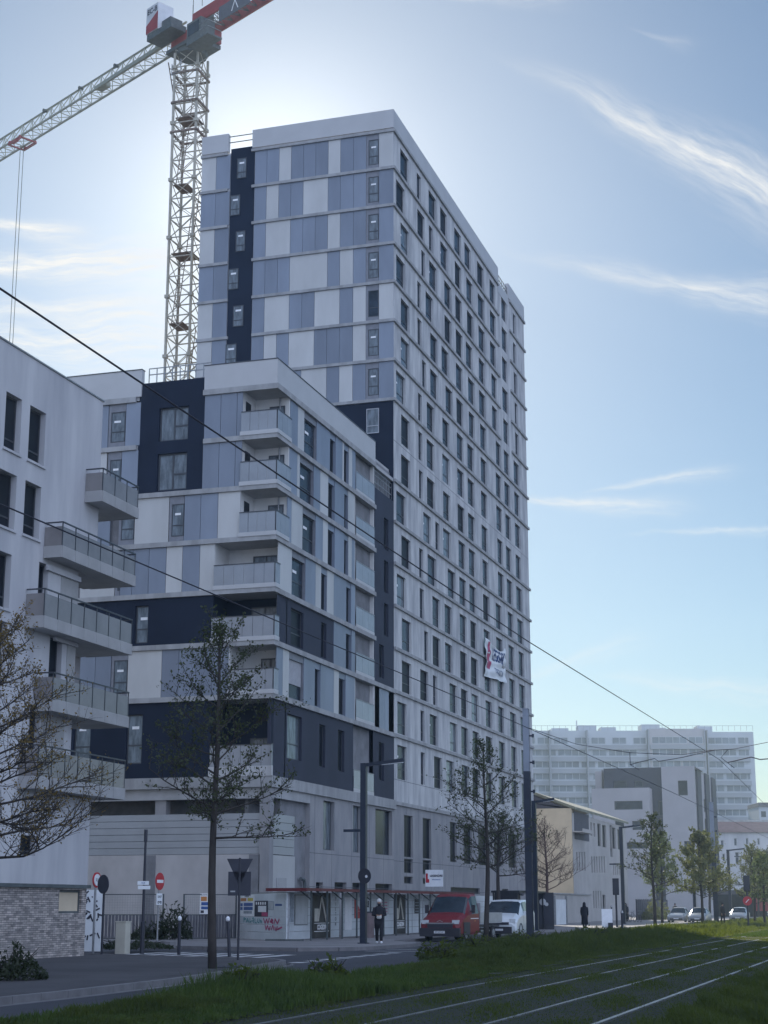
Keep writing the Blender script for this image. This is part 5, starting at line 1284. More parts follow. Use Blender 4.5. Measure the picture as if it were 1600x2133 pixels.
# slim lamp / pole with little plates at 295
x, y = -24.1, 50.1; t = pole_thing('street_name_pole', 'slim dark pole with small name plates left of the no entry sign', 'pole', x, y)
zt_ = zat(x, y, 1728)-.12; m_ = MB(); m_.tube([(0, 0, 0), (0, 0, 1.0), (0, 0, 1.02), (0, 0, zt_-.4)], [.075, .075, .05, .04], 10); m_.build('post', 'bollard', t)
m_ = MB(); m_.tube([(0, 0, zt_-.4), (0, 0, zt_)], .06, 10); m_.build('head', 'bollard', t)
zc = zat(x, y, 1842)-.12; m_ = MB(); m_.box(-.22, .15, -.07, -.055, zc-.02, zc+.1); m_.box(-.20, .2, -.07, -.055, zc-.16, zc-.05); pl_ = m_.build('name_plate', 'cloth_white', t); lettering('lettering', 'RUE', .07, 'ink_blue', pl_, (-.03, -.075, zc+.04), (1, 0, 0))
# cabinet
t = thing('utility_cabinet', 'pale beige utility cabinet standing on the pavement by the stone annex', 'cabinet', (-24.75, 50.0, .12), rot=R(-8))
m_ = MB(); m_.box(-.19, .19, -.15, .15, 0, 1.0); m_.build('body', 'cabinet', t); m_ = MB(); m_.box(-.205, .205, -.165, .165, 1.0, 1.03); m_.build('lid', 'cabinet', t); m_ = MB(); m_.box(-.17, .17, -.156, -.151, .08, .95); m_.build('door', 'cabinet', t)
# bollards
def bollard(x, y, lab, tilt=(0, 0), h_=1.22):
    t = thing('bollard', lab, 'bollard', (x, y, .1), 'dark bollards with white tops at the kerb corner'); t.rotation_euler = (tilt[0], tilt[1], 0)
    m_ = MB(); m_.tube([(0, 0, 0), (0, 0, h_-.16), (0, 0, h_-.14)], [.055, .05, .03], 10); m_.build('post', 'bollard', t)
    m_ = MB(); m_.tube([(0, 0, h_-.15), (0, 0, h_-.12), (0, 0, h_-.05), (0, 0, h_)], [.04, .066, .066, .03], 10); m_.build('white_top', 'sign_white', t); return t
bollard(-22.75, 50.0, 'upright dark bollard with white top at the kerb, left of the nearest tree trunk')
bollard(-22.9, 52.7, 'dark bollard leaning strongly right, just left of the nearest tree trunk', (0, R(9)))
bollard(-20.4, 48.6, 'dark bollard leaning slightly left, between nearest tree and give way sign', (0, R(-4)))
bollard(-26.0, 49.0, 'short dark bollard between the stone annex and the beige cabinet', h_=1.1)
# square lamp posts
def lamp(x, y, lab, py_top, px_arm, py_low=None, px_low=None, sgn=1, w=.24, low_z=None):
    t = thing('street_lamp', lab, 'street lamp', (x, y, .1), 'square grey lamp posts along the street')
    H_ = zat(x, y, py_top)-.1; dist = math.hypot(x, y); ppm = 3513/dist
    m_ = MB(); m_.box(-w/2, w/2, -w/2, w/2, 0, H_); m_.box(-w*.8, w*.8, -w*.8, w*.8, 0, .06); m_.build('post', 'mast_dark', t)
    La = abs(px_arm)/ppm; s_ = 1 if px_arm > 0 else -1
    m_ = MB(); m_.bar((s_*w/2, 0, H_-.07), (s_*La, 0, H_+.10), .16, .14); m_.build('arm', 'mast_dark', t)
    m_ = MB(); m_.bar((s_*La*.45, 0, H_-.08), (s_*La*.97, 0, H_-.01), .12, .03); m_.build('lantern', 'lamp_glass', t)
    if px_low:
        Lb = abs(px_low)/ppm; s_ = 1 if px_low > 0 else -1; zl = zat(x, y, py_low)-.1
        m_ = MB(); m_.bar((s_*w/2, 0, zl), (s_*Lb, 0, zl), .13, .11); m_.build('footway_arm', 'mast_dark', t)
    return t
l1 = lamp(-21.85, 66.2, 'square dark lamp post with long arm and round sign back, beside the walking person', 1590, 90, 1730, -44)
zc = zat(-21.85, 66.2, 1825)-.1; m_ = MB(); m_.disc((.10, -.18, zc), (.25, 1, 0), .31, .03, 28); rs_ = m_.build('round_sign', 'sign_back', l1); m_ = MB(); m_.disc((.19, -.22, zc-.02), (.25, 1, 0), .06, .01, 12); m_.build('sticker', 'sign_white', rs_)
lamp(-22.9, 104.0, 'square lamp post just behind the tall tram mast, its arm crossing the pale slab', 1668, 44, w=.26)
lamp(-23.5, 141.8, 'lamp post in front of the three storey tan gable building', 1720, -1, w=.30) if False else lamp(-23.9, 143, 'lamp post with an arm towards the road in front of the slate and white building', 1722, 42, 1800, -26, w=.28)
lamp(-21.5, 172, 'lamp post right of the pair of slim trees, arm to the right', 1752, 38, w=.3)
lamp(-24.0, 262, 'far lamp post at the right edge with its arm to the left', 1785, -32, w=.3)
lamp(-19.3, 185, 'far lamp post right of the second tram mast, arm to the right', 1770, 34, w=.3)
# tram masts
def hmast(x, y, lab, py_top, py_split, w=.38):
    t = thing('tram_mast', lab, 'mast', (x, y, .1), 'steel masts carrying the tram wires', rot=R(5)); H_ = zat(x, y, py_top)-.1; zs = zat(x, y, py_split)-.1
    def hsec(mb, z0, z1, w): mb.box(-w/2, w/2, -w/2, -w/2+.03, z0, z1); mb.box(-w/2, w/2, w/2-.03, w/2, z0, z1); mb.box(-.02, .02, -w/2+.03, w/2-.03, z0, z1); mb.box(-w/2+.0, -w/2+.03, -w/2+.03, w/2-.03, z0, z1)
    m_ = MB(); hsec(m_, 0, zs, w*1.1); m_.box(-w*.9, w*.9, -w*.9, w*.9, 0, .05); m_.build('lower_shaft', 'mast_dark', t)
    m_ = MB(); hsec(m_, zs, H_, w); m_.box(-w*.55, w*.55, -w*.55, w*.55, H_, H_+.04); m_.build('upper_shaft', 'mast_pale', t)
    for z in (H_-1.2, H_-2.4, zs-.9, zs-2.2): m_ = MB(); m_.bar((w/2, 0, z), (w/2+.18, 0, z), .07); m_.box(w/2+.12, w/2+.22, -.05, .05, z-.08, z+.08); m_.build('bracket', 'mast_dark', t)
    return t
hmast(-16.45, 73.4, 'tall steel tram mast, pale above and dark below, in front of the tower', 1478, 1607, .27)
hmast(-16.3, 144.5, 'second tram mast, further along beside the yellow-green street tree', 1672, 1772, .36)
# tram wires
def wire(nm, lab, pts, r=.013, sag=0, group='overhead tram wires'):
    ps = []
    for a, b in zip(pts, pts[1:]):
        a, b = Vector(a), Vector(b); n = 14
        for i in range(n):
            q = i/n; p = a.lerp(b, q); p.z -= sag*4*q*(1-q); ps.append(p)
    ps.append(Vector(pts[-1])); m_ = MB(); m_.tube([p-Vector(pts[0]) for p in ps], r, 5)
    o = m_.build(nm, 'ink'); o.location = pts[0]; return tag(o, lab, 'wire', group)
wire('overhead_wire', 'upper black overhead wire running from the left edge past the tower', [(-6.05, -6, 6.0), (-6.03, 9.85, 6.0), (-5.98, 27, 6.0), tuple(W(1500, 1583, X=-6.2)), (-7.5, 115, 6.3)], .009)
wire('overhead_wire', 'lower black overhead wire running from the left edge past the corner block', [(-9.5, -6, 6.0), (-9.44, 15.6, 6.0), (-9.08, 35.8, 6.0), (-8.95, 65.9, 6.0), (-9.6, 120, 6.2)], .010)
def reg(nm, lab, x, y, pts, r=.03):
    """pull-off arms and stay wires hung from the masts at one cross-section"""
    ps = [W(a, b, Y=y) for a, b in pts]
    m_ = MB(); m_.tube([p-ps[0] for p in ps], r, 5); o = m_.build(nm, 'ink'); o.location = ps[0]; return tag(o, lab, 'wire', 'overhead tram wires')
reg('cross_wire', 'pair of stay wires spanning across the pale slab towards the right edge', 0, 95, [(1090, 1512), (1200, 1550), (1312, 1568), (1420, 1572), (1478, 1563), (1530, 1560), (1600, 1546)], .018)
reg('pull_off_arm', 'bent pull-off arm left, hanging over the slate building roof', 0, 88, [(1313, 1593), (1330, 1588), (1364, 1580), (1372, 1586), (1420, 1578), (1490, 1562)], .022)
reg('pull_off_arm', 'bent pull-off arm right, near the right edge of the photo', 0, 88, [(1517, 1588), (1565, 1577), (1583, 1582), (1610, 1580)], .03)
reg('dropper_wire', 'short hanging wire above the left pull-off arm', 0, 88, [(1312, 1566), (1313, 1593), (1332, 1604)], .02)
reg('dropper_wire', 'short hanging wire above the right pull-off arm', 0, 88, [(1516, 1562), (1502, 1578), (1530, 1600)], .02)
# traffic lights
def tlight(x, y, lab, pt, pb, red=False):
    t = pole_thing('traffic_light', lab, 'traffic light', x, y, group='traffic lights seen from behind'); zt_, zb_ = zat(x, y, pt)-.12, zat(x, y, pb)-.12
    m_ = MB(); m_.tube([(0, 0, 0), (0, 0, zt_)], .07, 8); m_.build('post', 'bollard', t)
    m_ = MB(); n = 3
    m_.box(-.17, .17, -.12, .2, zb_, zt_); 
    for i in range(3): z = zb_+(zt_-zb_)*(i+.5)/3; m_.box(-.15, .15, .2, .38, z+.08, z+.12)
    m_.build('lamp_housing', 'sign_back', t); m_ = MB(); m_.box(-.23, .23, .14, .16, zb_-.08, zt_+.08); m_.build('backing_board', 'sign_back', t)
    if red: z = zb_-.75; m_ = MB(); m_.disc((0, -.08, z), (0, 1, 0), .33, .03, 24); d_ = m_.build('red_disc', 'sign_red', t); m_ = MB(); m_.bar((-.12, -.1, z-.12), (.12, -.1, z+.12), .05); m_.build('emblem', 'sign_white', d_)
    return t
tlight(-20.8, 121.4, 'traffic light back in front of the tan gable building', 1832, 1862)
tlight(-16.9, 150, 'traffic light back right of the second tram mast', 1825, 1858)
tlight(-12.0, 127, 'traffic light back with a red disc below, near the right edge', 1826, 1855, True)
# bus shelter, advert column, A-board, bins, posts
t = thing('bus_shelter', 'black bus shelter with a flat roof behind the tall tram mast', 'bus shelter', (-24.2, 103, .12), world=False)
m_ = MB(); m_.box(-.9, .9, -1.8, 6.0, 2.3, 2.42); m_.build('roof', 'shelter_black', t); m_ = MB()
for yy in (-1.6, 2, 5.6): m_.box(-.85, -.77, yy, yy+.08, 0, 2.3); m_.box(.7, .78, yy, yy+.08, 0, 2.3)
m_.build('post', 'shelter_black', t); m_ = MB(); m_.box(-.83, -.81, -1.5, 5.6, .2, 2.2); m_.build('back_glass', 'tinted_glass', t); m_ = MB(); m_.box(-.7, .75, -1.72, -1.62, .0, 2.3); sp_ = m_.build('side_panel', 'shelter_black', t); m_ = MB(); m_.box(-.1, .2, -1.74, -1.725, .6, 1.6); m_.build('poster', 'ink_pink', sp_)
t = thing('advert_panel', 'black freestanding advertising panel right of the tall tram mast', 'advertising panel', (-23.4, 108.8, .12), rot=R(12))
m_ = MB(); m_.box(-.62, .62, -.1, .1, .0, 2.35); m_.build('case', 'shelter_black', t); m_ = MB(); m_.box(-.52, .52, -.115, -.1, .35, 2.2); p_ = m_.build('poster', 'sign_back', t); m_ = MB(); m_.disc((-.1, -.12, 1.75), (0, 1, 0), .22, .01, 14); m_.disc((.15, -.12, 1.6), (0, 1, 0), .12, .01, 14); m_.build('emblem', 'poster_pale', p_)
t = pole_thing('sandwich_board', 'white sandwich board on the sunlit pavement right of the dark robed person', 'sign', -20.9, 118.0)
m_ = MB(); m_.bar((0, -.25, 0), (0, 0, 1.28), .75, .04, up=(0, 1, 0)); m_.bar((0, .25, 0), (0, 0, 1.28), .75, .04, up=(0, 1, 0)); m_.build('board', 'sign_white', t); m_ = MB(); m_.box(.05, .4, -.5, -.3, 0, .35); m_.build('weight', 'bollard', t)
t = thing('litter_bin', 'brown litter bin under the covered walkway', 'bin', (-25.6, 78.2, .1)); m_ = MB(); m_.tube([(0, 0, 0), (0, 0, 1.2)], [.32, .36], 12); m_.build('body', 'bin_brown', t); m_ = MB(); m_.tube([(0, 0, 1.2), (0, 0, 1.26)], .38, 12); m_.build('rim', 'bollard', t)
for (px_, pyb, pyt, lab) in ((1256, 1925, 1893, 'short dark post behind the sandwich board'), (1275, 1928, 1890, 'short dark post left of the traffic light by the sandwich board'), (1297, 1940, 1902, 'short dark post right of the traffic light by the sandwich board'), (1240, 1918, 1885, 'short dark post left of the sandwich board')):
    p = W(px_, pyb, Z=.12); t = thing('post', lab, 'post', tuple(p), 'short posts at the crossing'); m_ = MB(); m_.tube([(0, 0, 0), (0, 0, zat(p.x, p.y, pyt)-.12)], .07, 8); m_.build('shaft', 'bollard', t); m_ = MB(); zz = zat(p.x, p.y, pyt)-.12; m_.tube([(0, 0, zz), (0, 0, zz+.15)], [.10, .05], 8); m_.build('cap', 'galvanised', t)
# fence and gate by the street
t = thing('dark_fence', 'dark panel fence behind the street trees, left of the parked silver cars', 'fence', (-29.0, 182, .12)); m_ = MB()
for i in range(18): m_.box(-.05, .05, i*1.3, i*1.3+1.2, 0, 2.1)
m_.build('panel', 'slate_dark', t); m_ = MB()
for i in range(19): m_.box(-.07, .07, i*1.3-.08, i*1.3-.02, 0, 2.2)
m_.build('post', 'ink', t)
t = thing('white_gate', 'white ribbed gate at street level right of the advertising panel', 'gate', (-28.2, 135, .12)); m_ = MB()
for i in range(9): m_.box(0, .05, i*.5, i*.5+.45, 0, 2.0)
m_.build('panel', 'cloth_white', t); m_ = MB()
for i in range(2): m_.box(-.05, .12, i*4.7-.1, i*4.7+.05, 0, 2.3)
m_.build('post', 'galvanised', t)

# ================================================================ trees
def tree(x, y, H_, zc, rad, lab, leafm='leaf_dark', dens=1.0, seed=1, r0=.12, bark='bark', group='young street trees', lean=0, leaf=.07, cat='tree', spread=1.0, bottom_wide=True, twig_r=.008, z0=.1, nl=None):
    rg = random.Random(seed); t = thing('street_tree', lab, cat, (x, y, z0), group); H_ -= z0; zc -= z0
    tk = MB(); n = 12; sp = []
    for i in range(n+1):
        q = i/n; sp.append(Vector((lean*q*H_*.05+.05*math.sin(q*7+seed), .05*math.cos(q*6+seed*2), q*H_)))
    tk.tube(sp, [r0*(1-q/n)**.75*(1.0)+.008 for q in range(n+1)], 8)
    def at(z): q = max(0, min(.999, z/H_))*n; i = int(q); return sp[i].lerp(sp[i+1], q-i)
    br = MB(); lv_v = []; lv_f = []
    def leafq(p, s_):
        a = Vector((rg.uniform(-1, 1), rg.uniform(-1, 1), rg.uniform(-1, 1))).normalized(); b = a.cross(Vector((rg.uniform(-1, 1), rg.uniform(-1, 1), rg.uniform(-1, 1)))).normalized()
        k = len(lv_v); a *= s_; b *= s_*.55; lv_v.extend([tuple(p-a), tuple(p+b), tuple(p+a), tuple(p-b)]); lv_f.append((k, k+1, k+2, k+3))
    def twig(p, d, L, r, lev):
        pts = [p]; q = p.copy(); dd = d.copy(); k = 4 if lev == 0 else 3
        for i in range(k):
            dd = (dd+Vector((rg.uniform(-.22, .22), rg.uniform(-.22, .22), rg.uniform(-.12, .20)))).normalized(); q = q+dd*L/k; pts.append(q.copy())
        br.tube(pts, [r*(1-.75*i/k) for i in range(k+1)], 5 if lev == 0 else 3, cap=False)
        if lev < 2:
            m = max(3, int((6 if lev == 0 else 4)*dens*(1 if lev else L/rad+.4)))
            for i in range(m):
                q = .25+.75*(i+rg.random())/m; idx = min(k-1, int(q*k)); b = pts[idx].lerp(pts[idx+1], q*k-idx)
                side = Vector((rg.uniform(-1, 1), rg.uniform(-1, 1), rg.uniform(-.3, .8))).normalized(); nd = (dd*.7+side*.8).normalized()
                twig(b, nd, L*rg.uniform(.28, .5), max(twig_r*.8, r*.45), lev+1)
        if lev >= 1 and leafm:
            for i in range(nl if nl is not None else max(1, int(3*dens))):
                if rg.random() < .85: b = pts[rg.randrange(1, k+1)]; leafq(b+Vector((rg.gauss(0, .05), rg.gauss(0, .05), rg.gauss(0, .05))), leaf*rg.uniform(.6, 1.3))
    nb = int(30*dens**.5)
    for i in range(nb):
        q = i/nb; z = zc+(H_*.96-zc)*q**.92; az = i*2.399+rg.uniform(-.4, .4)
        R_ = rad*((1-q)**.8*(1.0 if bottom_wide else min(1, .45+q*2.2)))*rg.uniform(.75, 1.15)+.15
        el = R(8+45*q+rg.uniform(-8, 12))*spread; d = Vector((math.cos(az)*math.cos(el), math.sin(az)*math.cos(el), math.sin(el)))
        twig(at(z), d, R_/max(.45, math.cos(el)), max(twig_r*1.5, r0*.30*(1-.6*q)), 0)
    n0 = len(tk.v); tk.v += br.v; tk.f += [tuple(i+n0 for i in f) for f in br.f]; tk.mi += [0]*len(br.f)
    tk.build('trunk', bark, t, smooth=True)
    if lv_f:
        me = bpy.data.meshes.new('crown'); me.from_pydata(lv_v, [], lv_f); me.materials.append(M[leafm]); o = bpy.data.objects.new('crown', me); COL.objects.link(o); o.parent = t
    return t
tree(-16.85, 39.0, 8.9, 3.3, 1.85, 'nearest street tree, thin trunk rising from the kerb in front of the corner block', 'leaf_dark', 1.25, 3, .115, leaf=.044, twig_r=.005, nl=4)
tree(-17.3, 69.0, 8.5, 3.2, 2.2, 'budding street tree whose trunk crosses the red truck', 'leaf_dark', 1.1, 5, .115, leaf=.055, nl=3, twig_r=.007)
tree(-24.2, 99.5, 7.2, 3.4, 2.0, 'darker street tree close behind, between the red truck tree and the tall tram mast', 'leaf_dark', 1.0, 8, .15, leaf=.055, nl=3)
tree(-25.3, 118.5, 7.6, 2.7, 2.4, 'bare reddish street tree against the tan gable wall', None, 1.35, 11, .13, bark='bark_red', twig_r=.014)
tree(-18.1, 121.5, 8.2, 3.0, 1.9, 'slim grey-green street tree in front of the slate and white building', 'leaf_dark', 1.0, 13, .12, leaf=.08, twig_r=.010, nl=3)
tree(-21.6, 150, 7.9, 2.4, 2.0, 'bushy pale green street tree just behind the slim grey-green one', 'leaf_pale', 1.1, 17, .12, leaf=.10, twig_r=.009, nl=5)
tree(-16.7, 138, 7.6, 2.2, 2.2, 'yellow-green street tree left of the second tram mast', 'leaf_olive', 1.3, 19, .12, leaf=.10, twig_r=.009, nl=5)
tree(-19.5, 168, 8.2, 2.4, 2.6, 'olive street tree behind the two parked silver cars', 'leaf_olive', 1.1, 23, .13, leaf=.11, twig_r=.012, nl=4)
tree(-15.5, 190, 7.5, 2.0, 2.4, 'blue-grey bushy tree right of the second tram mast', 'leaf_dark', 1.1, 29, .14, leaf=.09, twig_r=.014)
tree(-17.5, 205, 8.0, 2.2, 2.6, 'far dark tree between the two right-hand traffic lights', 'leaf_dark', 1.1, 31, .14, leaf=.10, twig_r=.015)
tree(-13.6, 150, 6.8, 1.8, 1.7, 'yellow-green tree at the right edge behind the traffic light with red disc', 'leaf_olive', 1.2, 37, .12, leaf=.08, twig_r=.012)
tree(-11.3, 133, 5.5, 1.9, 1.3, 'small pale tree cut by the right edge', 'leaf_pale', 1.0, 41, .1, leaf=.10, twig_r=.012)
tree(-20.5, 232, 8.2, 2.4, 2.8, 'far blue-grey tree in front of the reddish roofed house', 'leaf_dark', 1.1, 43, .16, leaf=.12, twig_r=.018)
tree(-20.1, 33.2, 8.3, 2.6, 2.7, 'large budding tree with arching twigs at the left edge, in front of the white building', 'leaf_brown', 1.9, 47, .13, leaf=.034, twig_r=.004, spread=.75, group=None, nl=3)
# shrub at the left edge
def shrub(x, y, r, h_, lab, seed, m='leaf_shrub', n=700, lf=.06, cat='shrub', z0=.12):
    rg = random.Random(seed); t = thing('shrub', lab, cat, (x, y, z0)); st = MB(); v = []; f = []
    for i in range(14):
        a = rg.uniform(0, 6.28); st.tube([(0, 0, 0), (math.cos(a)*r*.4, math.sin(a)*r*.4, h_*.5), (math.cos(a)*r*.8, math.sin(a)*r*.8, h_*rg.uniform(.6, 1))], [.02, .012, .006], 4)
    st.build('stems', 'bark', t)
    for i in range(n):
        a = rg.uniform(0, 6.28); q = rg.random()**.5; z = h_*rg.random()*(1-q*q*.7)*(.85+.3*math.sin(a*3+seed)); p = Vector((math.cos(a)*r*q, math.sin(a)*r*q, z+.03))
        d = Vector((rg.gauss(0, 1), rg.gauss(0, 1), rg.gauss(0, 1))).normalized()*lf; e = d.cross(Vector((rg.gauss(0, 1), rg.gauss(0, 1), 1))).normalized()*lf*.5
        k = len(v); v += [tuple(p-d), tuple(p+e), tuple(p+d), tuple(p-e)]; f.append((k, k+1, k+2, k+3))
    me = bpy.data.meshes.new('leaves'); me.from_pydata(v, [], f); me.materials.append(M[m]); o = bpy.data.objects.new('leaves', me); COL.objects.link(o); o.parent = t
shrub(-18.3, 31.8, .75, .72, 'dark low shrub on the pavement at the lower left corner', 3, n=1100)
shrub(-32.9, 71.6, .9, 1.6, 'dark ragged creeper mound between the no entry sign and the fence', 5, n=900, lf=.1)
shrub(-33.9, 70.9, .8, .8, 'low dark weeds spilling beside the no entry sign', 6, n=500, lf=.08)
shrub(-27.2, 184, 1.6, 2.4, 'brown-green hedge beside the dark panel fence', 7, 'leaf_olive', 1200, .14)
for (a, b, c, d, lab, sd_) in ((-11.3, 27.4, .45, .55, 'leafy weed clump at the verge edge just right of the nearest tree', 21), (-11.5, 32.5, .5, .5, 'leafy weed clump on the verge below the junction', 22), (-13.2, 47.0, .7, .6, 'dark weed clump on the verge left of the red truck', 23), (-15.2, 59.0, .9, .6, 'dark weed clump on the verge below the red truck', 24), (-15.0, 66.0, 1.0, .6, 'dark weed clump on the verge left of the tall tram mast', 25), (-14.6, 78.0, 1.1, .6, 'dark weed clump on the verge right of the tall tram mast', 26)): shrub(a, b, c, d, lab, sd_, 'grass_blade', 700, .07, 'weeds', .1)
# low planting bed beyond the cabinet
shrub(-27.0, 55.5, 1.4, .35, 'flat green planting bed behind the beige cabinet', 9, 'leaf_shrub', 900, .07, 'planting bed')
m_ = MB(); m_.box(-27.9, -26.3, 57.0, 57.5, .12, .34); tag(m_.build('kerb_block', 'kerbstone', off=(-27.1, 57.2, .12)), 'pale concrete block lying beside the planting bed', 'concrete block')
# rubble and graffiti strip between annex and fence
t = thing('tagged_panel', 'narrow pale panel with black graffiti beside the stone annex', 'panel', (-27.6, 52.2, .12), rot=R(12)); m_ = MB(); m_.box(-.02, .85, 0, .04, 0, 2.05); pn_ = m_.build('board', 'cloth_white', t); m_ = MB()
rg = random.Random(4)
for i in range(34):
    a = Vector((rg.uniform(.05, .8), -.01, rg.choice((1.75, 1.2, .45))+rg.uniform(-.22, .22))); m_.bar(a, a+Vector((rg.uniform(-.2, .2), 0, rg.uniform(-.2, .2))), .05, .006, up=(0, 1, 0))
m_.build('graffiti', 'ink', pn_)

# ================================================================ vehicles
def ring(y, wb, zb, wm, zm, wt, zt):
    half = [(-wb, zb), (-wm, zb+.12), (-wm*1.005, (zb+zm)/2), (-wm, zm), (-wt-.03, zt-.09), (-wt+.06, zt), (-wt*.5, zt+.02)]
    pts = half+[(0, zt+.03)]+[(-a, b) for a, b in half[::-1]]
    return [Vector((a, y, b)) for a, b in pts]
def loft(sec, glass, roofglass, bodym, root, name='body'):
    """sec: ring parameters from front (-y) to rear; glass: set of section gaps whose side panes are windows; roofglass: gaps whose top is a windscreen"""
    rs = [ring(*s) for s in sec]; bd, gl, gr, ws = MB(), MB(), MB(), MB(); n = len(rs[0])
    for i in range(len(rs)-1):
        for j in range(n-1):
            q = [rs[i][j], rs[i][j+1], rs[i+1][j+1], rs[i+1][j]]
            tgt = bd
            if j in (3, n-5) and i in glass: tgt = gl if j == 3 else gr
            if 4 <= j <= n-6 and i in roofglass: tgt = ws
            if j in (3, n-5) and i in roofglass: tgt = bd
            tgt.poly(q)
        bd.poly([rs[i][0], rs[i+1][0], rs[i+1][-1], rs[i][-1]])
    bd.poly(rs[0][::-1]); bd.poly(rs[-1])
    b = bd.build(name, bodym, root, smooth=False)
    for p in b.data.polygons: p.use_smooth = len(p.vertices) == 4
    gl.build('side_window', 'windscreen', root); gr.build('side_window', 'windscreen', root); ws.build('windscreen', 'windscreen', root); return b
def wheel(root, x, y, r, w=.2):
    m_ = MB(); m_.tube([(x-w/2, y, r), (x-w/2+.02, y, r), (x+w/2-.02, y, r), (x+w/2, y, r)], [r*.9, r, r, r*.9], 20); t_ = m_.build('wheel', 'tyre', root, smooth=False)
    s_ = 1 if x > 0 else -1; m_ = MB(); m_.tube([(x+s_*(w/2-.02), y, r), (x+s_*(w/2+.012), y, r)], [r*.62, r*.55], 14); m_.build('rim', 'rim', t_)
def bits(root, items):
    for nm, m, bxs in items:
        m_ = MB()
        for b in bxs: m_.box(*b)
        m_.build(nm, m, root)
# red dropside truck, facing the camera
tr = thing('flatbed_truck', 'red dropside light truck parked facing the camera beside the walkway', 'truck', (-21.15, 75.4, .01), rot=R(-4))
loft([(-.0, .80, .30, .88, .62, .78, .72), (.10, .92, .26, .98, .80, .84, .98), (.45, .96, .26, 1.0, 1.0, .84, 1.16), (.95, .97, .28, 1.01, 1.16, .86, 1.30), (1.62, .97, .3, 1.01, 1.24, .80, 2.02), (1.95, .97, .3, 1.01, 1.25, .82, 2.14), (2.65, .97, .35, 1.01, 1.26, .82, 2.16), (2.75, .97, .4, 1.0, 1.26, .80, 2.10)], {4, 5}, {3}, 'car_red', tr, 'cab')
bits(tr, [('bumper', 'car_plastic', [(-.98, .98, -.10, .10, .24, .62)]), ('grille', 'ink', [(-.62, .62, -.03, .06, .63, .80)]), ('grille_bar', 'galvanised', [(-.70, .70, -.045, .0, .80, .86)]), ('number_plate', 'sign_white', [(-.26, .26, -.125, -.105, .38, .49)]),
          ('headlight', 'lamp_glass', [(.58, .90, .02, .16, .80, .98)]), ('headlight', 'lamp_glass', [(-.90, -.58, .02, .16, .80, .98)]),
          ('mirror', 'car_plastic', [(1.08, 1.24, 1.35, 1.45, 1.28, 1.66), (.98, 1.1, 1.38, 1.44, 1.35, 1.39)]), ('mirror', 'car_plastic', [(-1.24, -1.08, 1.35, 1.45, 1.28, 1.66), (-1.1, -.98, 1.38, 1.44, 1.35, 1.39)]),
          ('chassis', 'car_plastic', [(-.45, .45, .5, 6.3, .35, .55), (-.9, .9, 2.85, 6.2, .62, .72)]), ('dropside', 'dropside', [(-1.02, -.98, 2.9, 6.3, .86, 1.30), (.98, 1.02, 2.9, 6.3, .86, 1.30), (-.98, .98, 6.26, 6.3, .86, 1.30), (-1.02, 1.02, 2.84, 2.9, .86, 1.75)]), ('deck', 'dropside', [(-1.0, 1.0, 2.91, 6.25, .80, .86)]),
          ('wheel_arch', 'car_plastic', [(-1.03, -.72, .42, 1.32, .3, .88), (.72, 1.03, .42, 1.32, .3, .88)]), ('side_marker', 'ink_orange', [(1.012, 1.02, 2.0, 2.12, .9, .96)]), ('side_stripe', 'sign_white', [(1.011, 1.02, 1.45, 2.6, 1.02, 1.06)]), ('side_guard', 'galvanised', [(.95, 1.0, 3.0, 4.3, .42, .5)])])
for wx, wy in ((-.88, .88), (.88, .88), (-.88, 5.0), (.88, 5.0)): wheel(tr, wx, wy, .34)
m_ = MB(); m_.bar((-.65, 1.0, 1.36), (-.1, 1.12, 1.44), .02); m_.bar((.1, 1.0, 1.36), (.62, 1.12, 1.44), .02); m_.build('wiper', 'ink', tr)
m_ = MB(); m_.bar((-.14, -.05, .90), (0, -.05, .96), .025); m_.bar((.14, -.05, .90), (0, -.05, .96), .025); m_.build('emblem', 'galvanised', tr)
lettering('lettering', 'BP-247-LK', .10, 'ink', tr, (0, -.13, .435), (1, 0, 0))
# white van behind
va = thing('panel_van', 'white panel van parked behind the red truck', 'van', (-20.15, 82.6, .01), rot=R(2))
loft([(0, .80, .30, .86, .62, .74, .74), (.10, .90, .26, .95, .80, .80, .98), (.5, .93, .24, .96, .98, .80, 1.12), (1.0, .94, .24, .97, 1.08, .82, 1.24), (1.85, .94, .26, .97, 1.16, .76, 1.82), (2.2, .94, .26, .97, 1.18, .78, 1.90), (3.1, .94, .26, .97, 1.18, .79, 1.92), (4.9, .93, .28, .96, 1.18, .78, 1.90), (5.05, .90, .34, .93, 1.16, .74, 1.80)], {4, 5}, {3}, 'car_white', va)
bits(va, [('bumper', 'car_plastic', [(-.70, .70, -.06, .05, .28, .60)]), ('grille', 'ink', [(-.55, .55, -.03, .08, .70, .82)]), ('headlight', 'lamp_glass', [(.58, .86, .02, .22, .78, .98)]), ('headlight', 'lamp_glass', [(-.86, -.58, .02, .22, .78, .98)]), ('number_plate', 'sign_white', [(-.26, .26, -.08, -.062, .40, .50)]),
          ('mirror', 'car_white', [(1.0, 1.16, 1.6, 1.7, 1.14, 1.36)]), ('mirror', 'car_white', [(-1.16, -1.0, 1.6, 1.7, 1.14, 1.36)]), ('door_line', 'ink', [(.972, .976, 3.1, 3.12, .4, 1.16), (.972, .976, 1.75, 1.77, .4, 1.1)]), ('door_handle', 'car_plastic', [(.972, .99, 2.85, 3.0, 1.0, 1.05)])])
for wx, wy in ((-.84, .95), (.84, .95), (-.84, 4.1), (.84, 4.1)): wheel(va, wx, wy, .33)
for wy in (.95, 4.1): m_ = MB(); m_.tube([(.978, wy+.42*math.cos(a), .33+.42*math.sin(a)) for a in [R(q) for q in range(0, 181, 20)]], .03, 5); m_.build('wheel_arch', 'ink', va)
